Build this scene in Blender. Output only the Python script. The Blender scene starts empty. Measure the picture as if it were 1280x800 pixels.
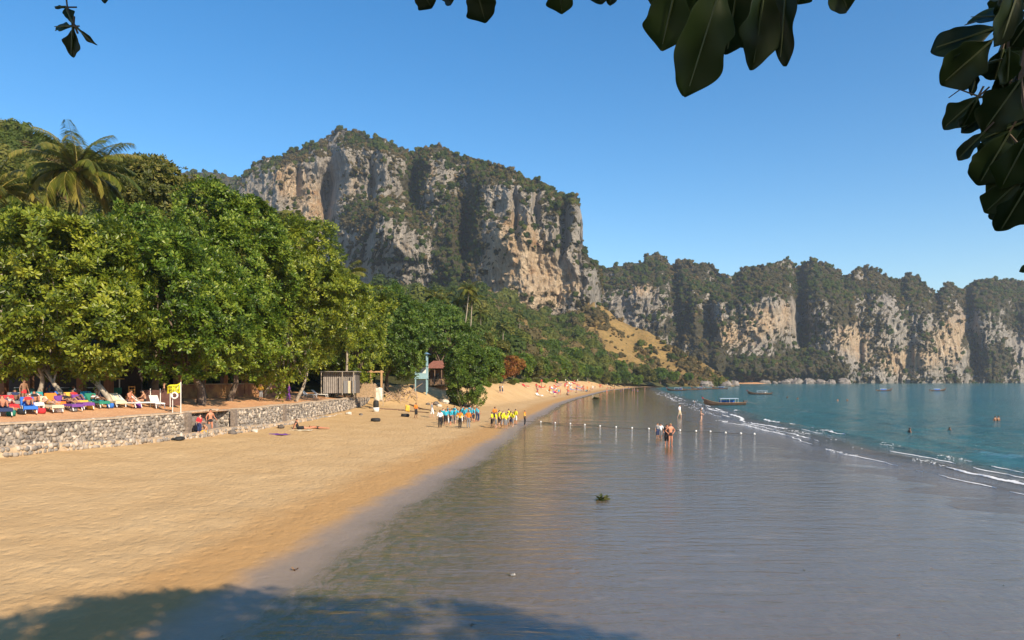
import bpy, math, random
import numpy as np
from mathutils import Vector, Matrix

# ------------------------------------------------------------------ camera, sky, sun, exposure
SC = bpy.context.scene
COL = SC.collection
F, CX, HY, CZ = 924.4, 640.0, 474.0, 5.0          # focal length in photo pixels, principal column, horizon row, eye height
cam = bpy.data.cameras.new('camera')
cam.sensor_width = 36.0
cam.lens = F / 1280 * 36.0
cam.shift_y = (HY - 400.0) / 1280.0
cam.clip_start = 0.1
cam.clip_end = 20000
camo = bpy.data.objects.new('camera', cam)
COL.objects.link(camo)
camo.location = (0, 0, CZ)
camo.rotation_euler = (math.radians(90), 0, 0)
SC.camera = camo

SUN_EL = math.radians(33)
SUN_AZ = math.atan2(0.62, -0.785)                   # direction to the sun, clockwise from +Y: behind the camera, to the right
to_sun = Vector((math.sin(SUN_AZ) * math.cos(SUN_EL), math.cos(SUN_AZ) * math.cos(SUN_EL), math.sin(SUN_EL)))
w = bpy.data.worlds.new('World'); SC.world = w; w.use_nodes = True
wn = w.node_tree.nodes; wl = w.node_tree.links
bg = wn['Background']
sky = wn.new('ShaderNodeTexSky'); sky.sky_type = 'NISHITA'; sky.sun_disc = False
sky.sun_elevation = SUN_EL; sky.sun_rotation = SUN_AZ
sky.altitude = 0; sky.air_density = 1.0; sky.dust_density = 0.25; sky.ozone_density = 1.6
hs = wn.new('ShaderNodeHueSaturation'); hs.inputs['Saturation'].default_value = 1.42
wl.new(sky.outputs[0], hs.inputs['Color']); wl.new(hs.outputs[0], bg.inputs[0]); bg.inputs[1].default_value = 0.118
sl = bpy.data.lights.new('sun', 'SUN'); sl.energy = 4.9; sl.angle = math.radians(0.55); sl.color = (1.0, 0.84, 0.62)
so = bpy.data.objects.new('sun', sl); COL.objects.link(so)
so.rotation_euler = to_sun.to_track_quat('Z', 'Y').to_euler()
so.location = (60, -60, 80)
SC.view_settings.view_transform = 'Standard'; SC.view_settings.look = 'None'
SC.view_settings.exposure = 0.66; SC.view_settings.gamma = 1.0
SC.view_settings.use_curve_mapping = False
SC.cycles.max_bounces = 5; SC.cycles.diffuse_bounces = 3; SC.cycles.glossy_bounces = 3
SC.cycles.transmission_bounces = 3; SC.cycles.volume_bounces = 0; SC.cycles.transparent_max_bounces = 4
SC.cycles.caustics_reflective = False; SC.cycles.caustics_refractive = False
SC.cycles.sample_clamp_indirect = 4.0
SC.cycles.use_denoising = True

RNG = np.random.default_rng(7)
random.seed(7)

# ------------------------------------------------------------------ numeric helpers
def lerp_tab(x, pts):
    p = np.array(pts, float); return np.interp(x, p[:, 0], p[:, 1])
def smooth(a, b, x):
    t = np.clip((np.asarray(x, float) - a) / (b - a), 0, 1); return t * t * (3 - 2 * t)
_prm = np.random.default_rng(11).permutation(512).astype(np.int64)
_grd = np.random.default_rng(12).normal(size=(512, 3)); _grd /= np.linalg.norm(_grd, axis=1)[:, None]
def noise(x, y, z=0.0):
    x, y, z = np.broadcast_arrays(np.asarray(x, float), np.asarray(y, float), np.asarray(z, float))
    xi, yi, zi = np.floor(x), np.floor(y), np.floor(z)
    fx, fy, fz = x - xi, y - yi, z - zi
    xi, yi, zi = xi.astype(np.int64), yi.astype(np.int64), zi.astype(np.int64)
    u, v, s = [t * t * t * (t * (t * 6 - 15) + 10) for t in (fx, fy, fz)]
    out = 0
    for a in (0, 1):
        for b in (0, 1):
            for c in (0, 1):
                h = _prm[(_prm[(_prm[(xi + a) & 511] + yi + b) & 511] + zi + c) & 511]
                g = _grd[h]
                d = g[..., 0] * (fx - a) + g[..., 1] * (fy - b) + g[..., 2] * (fz - c)
                out = out + d * (u if a else 1 - u) * (v if b else 1 - v) * (s if c else 1 - s)
    return out * 1.6
def fbm(x, y, z=0.0, o=4, g=0.5):
    r, a = 0, 1.0
    for i in range(o):
        r = r + a * noise(x * 2 ** i + 17.3 * i, y * 2 ** i + 5.1 * i, np.asarray(z) * 2 ** i + 9.7 * i); a *= g
    return r
def ridged(x, y, z=0.0, o=4, g=0.5):
    r, a = 0, 1.0
    for i in range(o):
        r = r + a * (1 - 2 * np.abs(noise(x * 2 ** i + 31.3 * i, y * 2 ** i + 7.1 * i, np.asarray(z) * 2 ** i + 3.7 * i))); a *= g
    return r

# ------------------------------------------------------------------ object helpers
def tag(o, label=None, cat=None, group=None, kind=None):
    if label: o['label'] = label
    if cat: o['category'] = cat
    if group: o['group'] = group
    if kind: o['kind'] = kind
    return o
def link(o, parent=None):
    COL.objects.link(o)
    if parent is not None: o.parent = parent
    return o
def mesh_np(name, V, Fc, mat=None, smooth_=False, attrs=None, sizes=None):
    """V (n,3), Fc (m,3|4) int array or (flat, sizes)"""
    me = bpy.data.meshes.new(name)
    V = np.ascontiguousarray(V, np.float32)
    me.vertices.add(len(V)); me.vertices.foreach_set('co', V.ravel())
    if sizes is None:
        k = Fc.shape[1]; m = len(Fc); flat = np.ascontiguousarray(Fc, np.int32).ravel(); starts = np.arange(m, dtype=np.int32) * k
        tot = np.full(m, k, np.int32)
    else:
        flat = np.ascontiguousarray(Fc, np.int32); tot = np.asarray(sizes, np.int32); m = len(tot)
        starts = np.concatenate([[0], np.cumsum(tot)[:-1]]).astype(np.int32)
    me.loops.add(len(flat)); me.loops.foreach_set('vertex_index', flat)
    me.polygons.add(m); me.polygons.foreach_set('loop_start', starts)
    me.update(calc_edges=True)
    me.validate()
    if smooth_: me.polygons.foreach_set('use_smooth', np.ones(len(me.polygons), bool))
    for k, (dom, arr) in (attrs or {}).items():
        if dom == 'POINT' and len(arr) != len(me.vertices) or dom == 'FACE' and len(arr) != len(me.polygons): continue
        a = me.attributes.new(k, 'FLOAT', dom); a.data.foreach_set('value', np.ascontiguousarray(arr, np.float32))
    if mat: me.materials.append(mat)
    return me
def obj(name, me, parent=None, loc=None, rot=None, scale=None):
    o = bpy.data.objects.new(name, me); link(o, parent)
    if loc is not None: o.location = loc
    if rot is not None: o.rotation_euler = rot
    if scale is not None: o.scale = (scale,) * 3 if isinstance(scale, (int, float)) else scale
    return o
def empty(name, loc=(0, 0, 0), rz=0, scale=1):
    o = bpy.data.objects.new(name, None); COL.objects.link(o); o.location = loc; o.rotation_euler = (0, 0, rz); o.scale = (scale,) * 3
    o.empty_display_size = 0.2
    return o
def copy_tree(o, parent=None):
    c = o.copy(); link(c); c.parent = parent
    for ch in o.children: copy_tree(ch, c)
    return c
def grid_faces(nr, nc):
    i = np.arange(nr * nc).reshape(nr, nc)
    return np.stack([i[:-1, :-1].ravel(), i[:-1, 1:].ravel(), i[1:, 1:].ravel(), i[1:, :-1].ravel()], 1)

class MB:
    """collects shapes; build() makes ONE mesh"""
    def __init__(s): s.v = []; s.f = []; s.n = 0
    def add(s, vs, fs):
        b = s.n
        s.v.extend([tuple(v) for v in vs]); s.n += len(vs)
        s.f.extend([tuple(i + b for i in f) for f in fs]); return s
    def box(s, c, d, rz=0, M=None):
        vs = []
        for z in (-.5, .5):
            for x, y in ((-.5, -.5), (.5, -.5), (.5, .5), (-.5, .5)):
                v = Vector((x * d[0], y * d[1], z * d[2]))
                if rz: v.rotate(Matrix.Rotation(rz, 3, 'Z'))
                if M is not None: v = M @ v
                vs.append(v + Vector(c))
        return s.add(vs, [(3, 2, 1, 0), (4, 5, 6, 7), (0, 1, 5, 4), (1, 2, 6, 5), (2, 3, 7, 6), (3, 0, 4, 7)])
    def tube(s, pts, rad, n=7, cap=True):
        pts = [Vector(p) for p in pts]
        if not hasattr(rad, '__len__'): rad = [rad] * len(pts)
        rings = []; b = s.n; up = Vector((0.13, 0.27, 1)).normalized()
        for i, p in enumerate(pts):
            t = (pts[min(i + 1, len(pts) - 1)] - pts[max(i - 1, 0)]).normalized()
            u = t.cross(up)
            if u.length < 0.05: u = t.cross(Vector((1, 0, 0)))
            u.normalize(); v = t.cross(u)
            rings.append([p + (u * math.cos(k * 2 * math.pi / n) + v * math.sin(k * 2 * math.pi / n)) * rad[i] for k in range(n)])
        vs = [q for r in rings for q in r]; fs = []
        for i in range(len(pts) - 1):
            for k in range(n):
                fs.append((i * n + k, i * n + (k + 1) % n, (i + 1) * n + (k + 1) % n, (i + 1) * n + k))
        if cap: fs += [tuple(range(n)), tuple((len(pts) - 1) * n + k for k in reversed(range(n)))]
        return s.add(vs, fs)
    def lathe(s, prof, c=(0, 0, 0), n=14, M=None):
        vs = []; fs = []; m = len(prof)
        for k in range(n):
            a = k * 2 * math.pi / n
            for r, z in prof:
                v = Vector((r * math.cos(a), r * math.sin(a), z))
                if M is not None: v = M @ v
                vs.append(v + Vector(c))
        for k in range(n):
            for i in range(m - 1):
                fs.append((k * m + i, ((k + 1) % n) * m + i, ((k + 1) % n) * m + i + 1, k * m + i + 1))
        return s.add(vs, fs)
    def mesh(s, name, mat=None, smooth_=False):
        me = bpy.data.meshes.new(name); me.from_pydata(s.v, [], s.f); me.update()
        if mat: me.materials.append(mat)
        if smooth_: me.polygons.foreach_set('use_smooth', [True] * len(me.polygons))
        return me
    def build(s, name, mat=None, parent=None, smooth_=False, **k): return obj(name, s.mesh(name, mat, smooth_), parent, **k)

# ------------------------------------------------------------------ materials
MATS = {}
class NT:
    def __init__(s, name):
        s.m = bpy.data.materials.new(name); s.m.use_nodes = True
        s.t = s.m.node_tree; s.b = s.t.nodes['Principled BSDF']; s.out = s.t.nodes['Material Output']
    def n(s, typ, **k):
        nd = s.t.nodes.new('ShaderNode' + typ)
        for a, v in k.items():
            if a.startswith('i_'):
                key = a[2:]; key = int(key) if key.isdigit() else key.replace('_', ' ')
                s.put(v, nd.inputs[key])
            else: setattr(nd, a, v)
        return nd
    def put(s, v, sock):
        if isinstance(v, bpy.types.NodeSocket): s.t.links.new(v, sock)
        elif isinstance(v, bpy.types.Node): s.t.links.new(v.outputs[0], sock)
        elif sock.type == 'RGBA' and not hasattr(v, '__len__'): sock.default_value = (v, v, v, 1)
        else: sock.default_value = tuple(v) + (1,) if hasattr(v, '__len__') and len(v) == 3 and sock.type == 'RGBA' else v
    def set(s, **k):
        for a, v in k.items(): s.put(v, s.b.inputs[a.replace('_', ' ')])
        return s
    def pos(s, scale=(1, 1, 1), obj_=False):
        if obj_: c = s.n('TexCoord').outputs['Object']
        else: c = s.n('NewGeometry').outputs['Position']
        mp = s.n('Mapping'); s.put(c, mp.inputs[0]); mp.inputs['Scale'].default_value = scale; return mp.outputs[0]
    def noise(s, vec, scale, detail=4, rough=0.55, dist=0.0):
        nd = s.n('TexNoise'); s.put(vec, nd.inputs['Vector']); nd.inputs['Scale'].default_value = scale
        nd.inputs['Detail'].default_value = detail; nd.inputs['Roughness'].default_value = rough; nd.inputs['Distortion'].default_value = dist
        return nd.outputs[0]
    def ramp(s, fac, *st, interp='LINEAR'):
        nd = s.n('ValToRGB'); s.put(fac, nd.inputs[0]); cr = nd.color_ramp; cr.interpolation = interp
        while len(cr.elements) < len(st): cr.elements.new(0.5)
        for e, (p, c) in zip(cr.elements, st):
            e.position = p; e.color = (c, c, c, 1) if not hasattr(c, '__len__') else tuple(c) + (1,)
        return nd.outputs[0]
    def mix(s, fac, a, b, bt='MIX'):
        nd = s.n('Mix', data_type='RGBA', blend_type=bt); s.put(fac, nd.inputs[0]); s.put(a, nd.inputs[6]); s.put(b, nd.inputs[7]); return nd.outputs[2]
    def math(s, op, a, b=0.0, clamp=False):
        nd = s.n('Math', operation=op, use_clamp=clamp); s.put(a, nd.inputs[0]); s.put(b, nd.inputs[1]); return nd.outputs[0]
    def attr(s, name, typ='GEOMETRY'):
        return s.n('Attribute', attribute_name=name, attribute_type=typ).outputs['Fac']
    def bump(s, h, strength=0.5, dist=0.1, nrm=None):
        nd = s.n('Bump'); s.put(h, nd.inputs['Height']); nd.inputs['Strength'].default_value = strength; nd.inputs['Distance'].default_value = dist
        if nrm is not None: s.put(nrm, nd.inputs['Normal'])
        return nd.outputs[0]
def mat(name, col, rough=0.7, var=0.25, scale=6.0, bump=0.0, **k):
    """plain surface with procedural unevenness"""
    if name in MATS: return MATS[name]
    t = NT(name); p = t.pos(obj_=True); nz = t.noise(p, scale, 5)
    c = t.mix(t.ramp(nz, (0.3, 0.0), (0.7, 1.0)), tuple(x * (1 - var) for x in col), tuple(min(1, x * (1 + var)) for x in col))
    t.set(Base_Color=c, Roughness=rough, **k)
    if bump: t.set(Normal=t.bump(nz, bump, 0.05))
    MATS[name] = t.m; return t.m
def leaf_mat(name, dark, mid, light, trans=0.35, rough=0.38, spec=0.5, inst=False):
    t = NT(name)
    f = t.attr('tint', 'INSTANCER') if inst else t.attr('tint')
    if inst:
        f2 = t.attr('tint'); f = t.math('ADD', t.math('MULTIPLY', f, 0.72), t.math('MULTIPLY', f2, 0.28))
    c = t.ramp(f, (0.05, dark), (0.5, mid), (0.95, light))
    t.set(Base_Color=c, Roughness=rough, Specular_IOR_Level=spec)
    tr = t.n('BsdfTranslucent'); t.put(t.mix(0.5, c, (0.3, 0.36, 0.05)), tr.inputs[0])
    mx = t.n('MixShader'); mx.inputs[0].default_value = trans
    t.t.links.new(t.b.outputs[0], mx.inputs[1]); t.t.links.new(tr.outputs[0], mx.inputs[2]); t.t.links.new(mx.outputs[0], t.out.inputs[0])
    MATS[name] = t.m; return t.m

# ------------------------------------------------------------------ the lie of the land
WL = [(-60, -9.5), (0, -7.0), (14.6, -5.7), (27.8, -4.2), (37.3, -3.2), (47, -2.0), (65, 0), (90, 2.9), (120, 6.2), (149, 9.7), (210, 20), (330, 43), (462, 80), (520, 116), (600, 160)]
SE = [(-80, 21), (31, 21.6), (43.6, 21.7), (57, 22.2), (67, 23.2), (90.6, 25.5), (149, 33.9), (220, 44), (289, 54.7), (400, 72), (480, 92), (520, 117), (600, 161)]
BK = [(-60, -44), (60, -40), (95, -36), (106, -26), (125, -14), (155, -6), (200, 2), (260, 12), (330, 25), (420, 46), (470, 64), (520, 94), (600, 140)]
ZSEA = -0.10
def x_water(y): return lerp_tab(y, WL)
def x_sea(y): return lerp_tab(y, SE)
def x_back(y): return lerp_tab(y, BK)
def beach_z(x, y):
    x, y = np.asarray(x, float), np.asarray(y, float)
    xw, xs, xb = x_water(y), x_sea(y), x_back(y)
    s = xw - x
    wdt = np.maximum(xw - xb, 6)
    low = 0.028 * s + 0.00115 * s * s
    low = np.where(s > 24, 1.33 + 0.012 * (s - 24), low)
    q = np.clip(s / wdt, 0, 1.5)
    dune = 0.05 * np.minimum(s, 14) + 3.4 * smooth(0.45, 1.0, q) + 0.35 * smooth(0.3, 0.9, q) * fbm(x * 0.16, y * 0.11, 3.0, 3)
    k = smooth(98, 116, y)
    up = low * (1 - k) + dune * k
    flat = -0.10 * np.clip(-s / np.maximum(xs - xw, 1), 0, 1)
    deep = flat - 0.035 * np.maximum(x - xs, 0)
    return np.where(s > 0, up, deep)
WALL = [(-36, 4), (-33, 14), (-29, 26), (-25.9, 37.4), (-23.2, 46.5), (-21.3, 55.5), (-20.3, 70), (-20, 88), (-20.4, 106)]
def x_wall(y): return lerp_tab(y, [(b, a) for a, b in WALL])
def terrace_z(x, y):
    e = x_wall(y) - np.asarray(x, float)
    return 2.62 + 0.62 * smooth(0.5, 7.0, e) + 0.02 * np.maximum(e - 7, 0) + 0.05 * fbm(np.asarray(x) * 0.5, np.asarray(y) * 0.5, 1.7, 3) * smooth(0.3, 2, e)
def ground_z(x, y):
    if y < 106 and x < float(x_wall(y)) - 0.4: return float(terrace_z(x, y))
    return float(beach_z(x, y))
_DS = 8.0 * 1.004 ** np.arange(0, 1190)
def _gz(x, y): return np.where((y < 106) & (x < x_wall(y) - 0.4), terrace_z(x, y), beach_z(x, y))
def spot(px, py, fn=None):
    """where the sight line through a photo point meets the ground"""
    d = _DS; x = (px - CX) / F * d; z = CZ + (HY - py) / F * d
    g = _gz(x, d) if fn is None else np.array([fn(a, b) for a, b in zip(x, d)])
    h = z - g; i = int(np.argmax(h <= 0))
    if i == 0: raise ValueError((px, py))
    t = h[i - 1] / (h[i - 1] - h[i]) if h[i - 1] - h[i] < 1.0 else 1.0
    dd = d[i - 1] + (d[i] - d[i - 1]) * t; xx = (px - CX) / F * dd
    return Vector((xx, dd, ground_z(xx, dd) if fn is None else fn(xx, dd)))
def at(px, py, d): return Vector(((px - CX) / F * d, d, CZ + (HY - py) / F * d))

# hill behind the beach: beginning, crest distance and crest height for each bearing
H_DB = [(-1600, 58), (-200, 66), (0, 68), (250, 86), (400, 104), (480, 112), (536, 122), (604, 153), (649, 198), (682, 255), (710, 330), (745, 400), (775, 455), (800, 480), (850, 505), (905, 517), (930, 520)]
H_DC = [(-1600, 260), (0, 190), (40, 195), (130, 200), (200, 210), (330, 240), (420, 320), (480, 540), (540, 620), (600, 650), (745, 640), (790, 610), (830, 580), (870, 556), (905, 530), (930, 526)]
H_PY = [(-1600, 250), (-400, 140), (0, 164), (22, 165), (40, 190), (130, 213), (200, 232), (330, 318), (420, 372), (480, 374), (540, 368), (600, 366), (650, 389), (700, 399), (742, 374), (765, 386), (790, 405), (830, 428), (870, 448), (893, 462), (910, 475), (922, 484), (930, 488)]
def hill_z(x, y):
    x, y = np.asarray(x, float), np.asarray(y, float)
    u = CX + F * x / np.maximum(y, 1e-3)
    db, dc = lerp_tab(u, H_DB), lerp_tab(u, H_DC)
    zc = CZ + (HY - lerp_tab(u, H_PY)) / F * dc
    t = (y - db) / (dc - db)
    z0 = lerp_tab(u, [(790, 3.6), (835, 0.8), (875, -0.6)])
    up = z0 + (zc - z0) * np.clip(t, 0, 1) ** 1.15
    far = np.where(u > 738, zc - 0.75 * (y - dc), np.where(u < 420, zc - 0.12 * (y - dc), zc + 0.0 * y))
    z = np.where(t < 1, up, far)
    z = np.where(t < 0, z0 + 3.0 * t * (dc - db) * 0.1, z)
    amp = smooth(0.0, 0.25, t) * np.clip((zc - 3) / 40, 0.05, 1)
    return np.maximum(z + amp * (5 * fbm(x * 0.02, y * 0.02, 5.5, 3) + 2.0 * noise(x * 0.09, y * 0.09, 2.2)), -6)

# ------------------------------------------------------------------ beach
def sand_material():
    t = NT('beach_sand'); p = t.pos()
    wet = t.attr('wet'); film = t.attr('film'); alg = t.attr('algae')
    n1 = t.noise(p, 0.35, 5); n2 = t.noise(p, 3.0, 5); n3 = t.noise(t.pos((1.0, 0.8, 1)), 2.6, 6, 0.68)
    dry = t.mix(t.ramp(n1, (0.3, 0.0), (0.7, 1.0)), (0.50, 0.325, 0.155), (0.57, 0.39, 0.20))
    dry = t.mix(t.math('MULTIPLY', t.ramp(n2, (0.45, 0.0), (0.75, 1.0)), 0.35), dry, (0.39, 0.25, 0.12))
    dry = t.mix(t.ramp(t.noise(p, 30, 3), (0.62, 0.0), (0.75, 0.5)), dry, (0.85, 0.68, 0.45))
    damp = t.mix(n2, (0.43, 0.245, 0.095), (0.48, 0.29, 0.125))
    wetc = t.mix(n2, (0.125, 0.092, 0.056), (0.17, 0.128, 0.080))
    moist = t.mix(n2, (0.26, 0.19, 0.13), (0.32, 0.235, 0.16))
    c = t.mix(t.ramp(wet, (0.12, 0.0), (0.45, 1.0)), dry, damp)
    c = t.mix(t.ramp(wet, (0.60, 0.0), (0.92, 1.0)), c, moist)
    c = t.mix(film, c, wetc)
    c = t.mix(t.math('MULTIPLY', alg, t.ramp(t.noise(t.pos((0.9, 0.30, 1)), 3.2, 6, 0.7, 0.8), (0.42, 0.0), (0.60, 0.95))), c, (0.080, 0.078, 0.014))
    # patches where bars of sand come close to the film's surface
    bars = t.math('MULTIPLY', film, t.ramp(t.noise(t.pos((0.42, 1.5, 1)), 1.0, 6, 0.68), (0.56, 0.0), (0.72, 0.35)))
    c = t.mix(bars, c, (0.33, 0.24, 0.15))
    r = t.math('SUBTRACT', 0.92, t.math('MULTIPLY', t.ramp(wet, (0.6, 0.0), (0.9, 1.0)), 0.50))
    r = t.mix(film, r, 0.045)
    # relief: foot marks and wind ripples on dry sand, capillary ripples on the film of water
    foot = t.n('TexVoronoi', feature='SMOOTH_F1'); t.put(t.pos((1, 0.6, 1)), foot.inputs['Vector']); foot.inputs['Scale'].default_value = 3.8
    hd = t.math('ADD', t.math('MULTIPLY', t.ramp(foot.outputs[0], (0.0, 0.0), (0.45, 1.0)), 0.5), t.math('ADD', t.math('MULTIPLY', n3, 0.75), t.math('MULTIPLY', t.noise(p, 9, 5, 0.7), 0.6)))
    hd = t.math('MULTIPLY', hd, t.math('SUBTRACT', 1.0, t.math('MULTIPLY', t.ramp(wet, (0.1, 0.0), (0.8, 1.0)), 0.82)))
    b1 = t.bump(hd, 0.55, 0.17)
    wv = t.noise(t.pos((0.42, 1.45, 1)), 1.1, 3, 0.5, 0.7); wv2 = t.noise(t.pos((0.5, 1.6, 1)), 3.0, 3, 0.5, 0.3)
    hw = t.math('MULTIPLY', t.math('ADD', wv, t.math('MULTIPLY', wv2, 0.25)), film)
    b2 = t.bump(hw, 0.60, 0.075, b1)
    t.set(Base_Color=c, Roughness=r, Normal=b2, IOR=1.52, Specular_IOR_Level=t.math('ADD', 0.12, t.math('MULTIPLY', t.ramp(wet, (0.6, 0), (0.95, 1)), 0.95)))
    return t.m
def build_beach():
    ys = np.concatenate([np.arange(-60, 6, 1.5), 6 * 1.0115 ** np.arange(0, 402)])
    ss = np.concatenate([np.linspace(-90, -30, 16)[:-1], np.linspace(-30, -6, 49)[:-1], np.arange(-6, 30, 0.22), np.linspace(30, 70, 22)])
    Y, S = np.meshgrid(ys, ss, indexing='ij')
    X = x_water(Y) - S
    Z = beach_z(X, Y)
    dry = smooth(1.0, 4.0, S)
    near = smooth(240, 80, Y)
    Z = Z + dry * near * (0.05 * fbm(X * 0.55, Y * 0.55, 2, 2) + 0.03 * noise(X * 1.5, Y * 1.3, 4.1) + 0.028 * noise(X * 3.2, Y * 2.8, 8.1))
    Z = Z + (S < 0) * 0.012 * fbm(X * 0.22, Y * 0.35, 4.4, 3)
    e = S + 0.55 * fbm(X * 0.06, Y * 0.05, 6.6, 2) + 0.25 * noise(X * 0.7, Y * 0.7, 1.1)
    wet = smooth(6.5, 2.4, e + 0.5 * noise(X * 1.1, Y * 0.9, 3.1)) * 0.5 + smooth(2.6, 0.2, e + 0.25 * noise(X * 2.1, Y * 1.5, 5.1)) * 0.5
    film = smooth(0.9, -1.6, e + 0.35 * noise(X * 0.5, Y * 0.35, 9.1))
    alg = smooth(-5.5, -1.8, e) * smooth(0.2, -0.8, e) * smooth(75, 50, Y)
    me = mesh_np('beach', np.stack([X, Y, Z], -1).reshape(-1, 3), grid_faces(*X.shape), sand_material(), True,
                 {'wet': ('POINT', wet.ravel()), 'film': ('POINT', film.ravel()), 'algae': ('POINT', alg.ravel())})
    tag(obj('beach', me), kind='structure')
build_beach()

def terrace_sand():
    t = NT('terrace_sand'); p = t.pos(); n1 = t.noise(p, 0.8, 6, 0.6)
    c = t.mix(t.ramp(n1, (0.3, 0), (0.7, 1)), (0.56, 0.29, 0.15), (0.66, 0.39, 0.21))
    c = t.mix(t.ramp(t.noise(p, 6, 4), (0.55, 0), (0.7, 0.6)), c, (0.40, 0.20, 0.10))
    t.set(Base_Color=c, Roughness=0.95, Specular_IOR_Level=0.1, Normal=t.bump(t.noise(p, 4, 6, 0.65), 0.6, 0.2)); return t.m
def build_terrace():
    ys = np.concatenate([np.arange(2, 106, 0.6), [106.3]])
    es = np.concatenate([np.arange(0.25, 10, 0.35), np.linspace(10, 44, 24)])
    Y, E = np.meshgrid(ys, es, indexing='ij'); X = x_wall(Y) - E
    Z = terrace_z(X, Y)
    nr, nc = X.shape
    V = np.stack([X, Y, Z], -1).reshape(-1, 3); Fc = grid_faces(nr, nc)
    skirt = np.stack([X[-1], Y[-1], np.full(nc, 0.5)], -1); b = len(V)
    j = np.arange(nc - 1); top = (nr - 1) * nc
    V = np.concatenate([V, skirt]); Fc = np.concatenate([Fc, np.stack([top + j, top + j + 1, b + j + 1, b + j], 1)])
    tag(obj('terrace', mesh_np('terrace', V, Fc, terrace_sand(), True)), kind='structure')
build_terrace()

# ------------------------------------------------------------------ sea with low swell
def build_sea():
    t = NT('sea_water'); p = t.pos(); dep = t.attr('depth')
    n = t.noise(t.pos((1, 1, 1)), 0.10, 5, 0.6, 0.3); n2 = t.noise(t.pos((0.7, 1.1, 1)), 0.9, 6, 0.7, 0.5)
    deep = t.mix(t.ramp(t.noise(p, 0.02, 4), (0.35, 0), (0.65, 1)), (0.022, 0.130, 0.150), (0.034, 0.155, 0.168))
    deep = t.mix(t.ramp(n2, (0.48, 0), (0.68, 0.6)), deep, (0.008, 0.06, 0.08))
    c = t.mix(t.ramp(dep, (0.0, 0.0), (0.30, 0.25), (0.75, 1.0)), (0.13, 0.097, 0.066), deep)
    t.set(Base_Color=c, Roughness=0.10, IOR=1.36)
    h = t.math('ADD', t.math('ADD', t.math('MULTIPLY', n, 3.2), n2), t.math('MULTIPLY', t.noise(t.pos((0.8, 1.3, 1)), 3.2, 4, 0.6, 0.4), 0.45))
    t.set(Normal=t.bump(t.math('MULTIPLY', h, t.ramp(dep, (0, 0.12), (0.6, 1.0))), 1.0, 0.55))
    # rows along the shore, columns outward from it
    ys = np.concatenate([np.linspace(-900, -60, 12)[:-1], np.linspace(-60, 18, 30)[:-1], 18 * 1.0125 ** np.arange(0, 262)])
    ys = np.concatenate([ys[ys < 460], [480, 510, 560, 640, 760, 900, 1200, 2000, 4800]])
    es = np.concatenate([[-4, -1.5], np.arange(-0.6, 40, 0.4), 40 * 1.06 ** np.arange(0, 84)])
    Y, E = np.meshgrid(ys, es, indexing='ij')
    far = smooth(420, 700, Y)
    X = x_sea(np.minimum(Y, 540)) + E - far * 60 * smooth(900, 4000, Y)
    fade = smooth(-0.3, 1.5, E) * smooth(0, 25, Y)
    ph = E + 1.6 * fbm(X * 0.04, Y * 0.05, 8.8, 2)
    Zw = 0
    for k, (pos_, wd, am) in enumerate(((1.3, 0.5, 0.05), (3.6, 0.7, 0.14), (6.6, 0.9, 0.17), (11.5, 1.5, 0.17), (18, 2.2, 0.15), (27, 3, 0.13))):
        a = am * np.clip(0.35 + 1.2 * noise(Y * 0.045 + k * 7.7, k * 3.1, 0.5), 0.0, 1.2)
        d = ph - pos_
        Zw = Zw + a * np.exp(-(d / np.where(d < 0, wd * 0.45, wd * 1.25)) ** 2)
    Zc = 0.10 * fbm(X * 0.20, Y * 0.28, 2.0, 3) * smooth(1, 20, E) * smooth(300, 60, Y)
    Z = ZSEA + fade * (Zw * smooth(330, 120, Y) + Zc) + 0.012
    dep = smooth(0.0, 11, E + 1.5 * noise(X * 0.1, Y * 0.1, 4.0))
    me = mesh_np('sea', np.stack([X, Y, Z], -1).reshape(-1, 3), grid_faces(*X.shape), t.m, True, {'depth': ('POINT', dep.ravel())})
    tag(obj('sea', me), kind='structure')
    # foam: broken patches riding the two inner crests and the swash line
    rng = np.random.default_rng(5)
    pos = []; scl = []
    def crest_z(e, y, x):
        i = np.searchsorted(ys, y); j = np.searchsorted(es, e)
        return Z[min(i, len(ys) - 1), min(j, len(es) - 1)]
    V, Q = [], []
    for pos_, y0, y1, dens, wid, thr in ((6.6, 40, 85, 10, .45, .24), (3.6, 33, 130, 10, .4, .18), (1.1, 28, 90, 10, .14, .02), (3.6, 130, 300, 3, .8, .26), (1.0, 90, 300, 3, .6, .2), (6.6, 85, 280, 2, .9, .32)):
        for _ in range(int((y1 - y0) * dens)):
            y = rng.uniform(y0, y1)
            g = float(noise(y * 0.16, pos_ * 1.7, 2.2)) + 0.25 * float(noise(y * 1.1, pos_, 7.2))
            if g < thr: continue
            x0 = float(x_sea(y)); off = 1.6 * float(fbm(np.array(x0 + pos_) * 0.04, np.array(y) * 0.05, 8.8, 2))
            e = pos_ - off + rng.normal() * wid * (0.3 + 2.2 * (g - thr)) - wid * 0.6 + 0.25 * math.sin(y * 1.7) * wid
            z = crest_z(e, y, x0 + e) + 0.012
            r = rng.uniform(0.018, 0.07) * (1 + min(1.2, max(0, y - 50) / 110)); k = rng.integers(5, 8); b = len(V)
            V.append((x0 + e, y, z + r * 0.12))
            a0 = rng.uniform(0, 6.28)
            for i in range(k):
                a = a0 + i * 6.283 / k; rr = r * rng.uniform(0.5, 1.4)
                V.append((x0 + e + math.cos(a) * rr, y + math.sin(a) * rr * 1.7, z - 0.015))
            for i in range(k): Q.append((b, b + 1 + i, b + 1 + (i + 1) % k))
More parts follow.
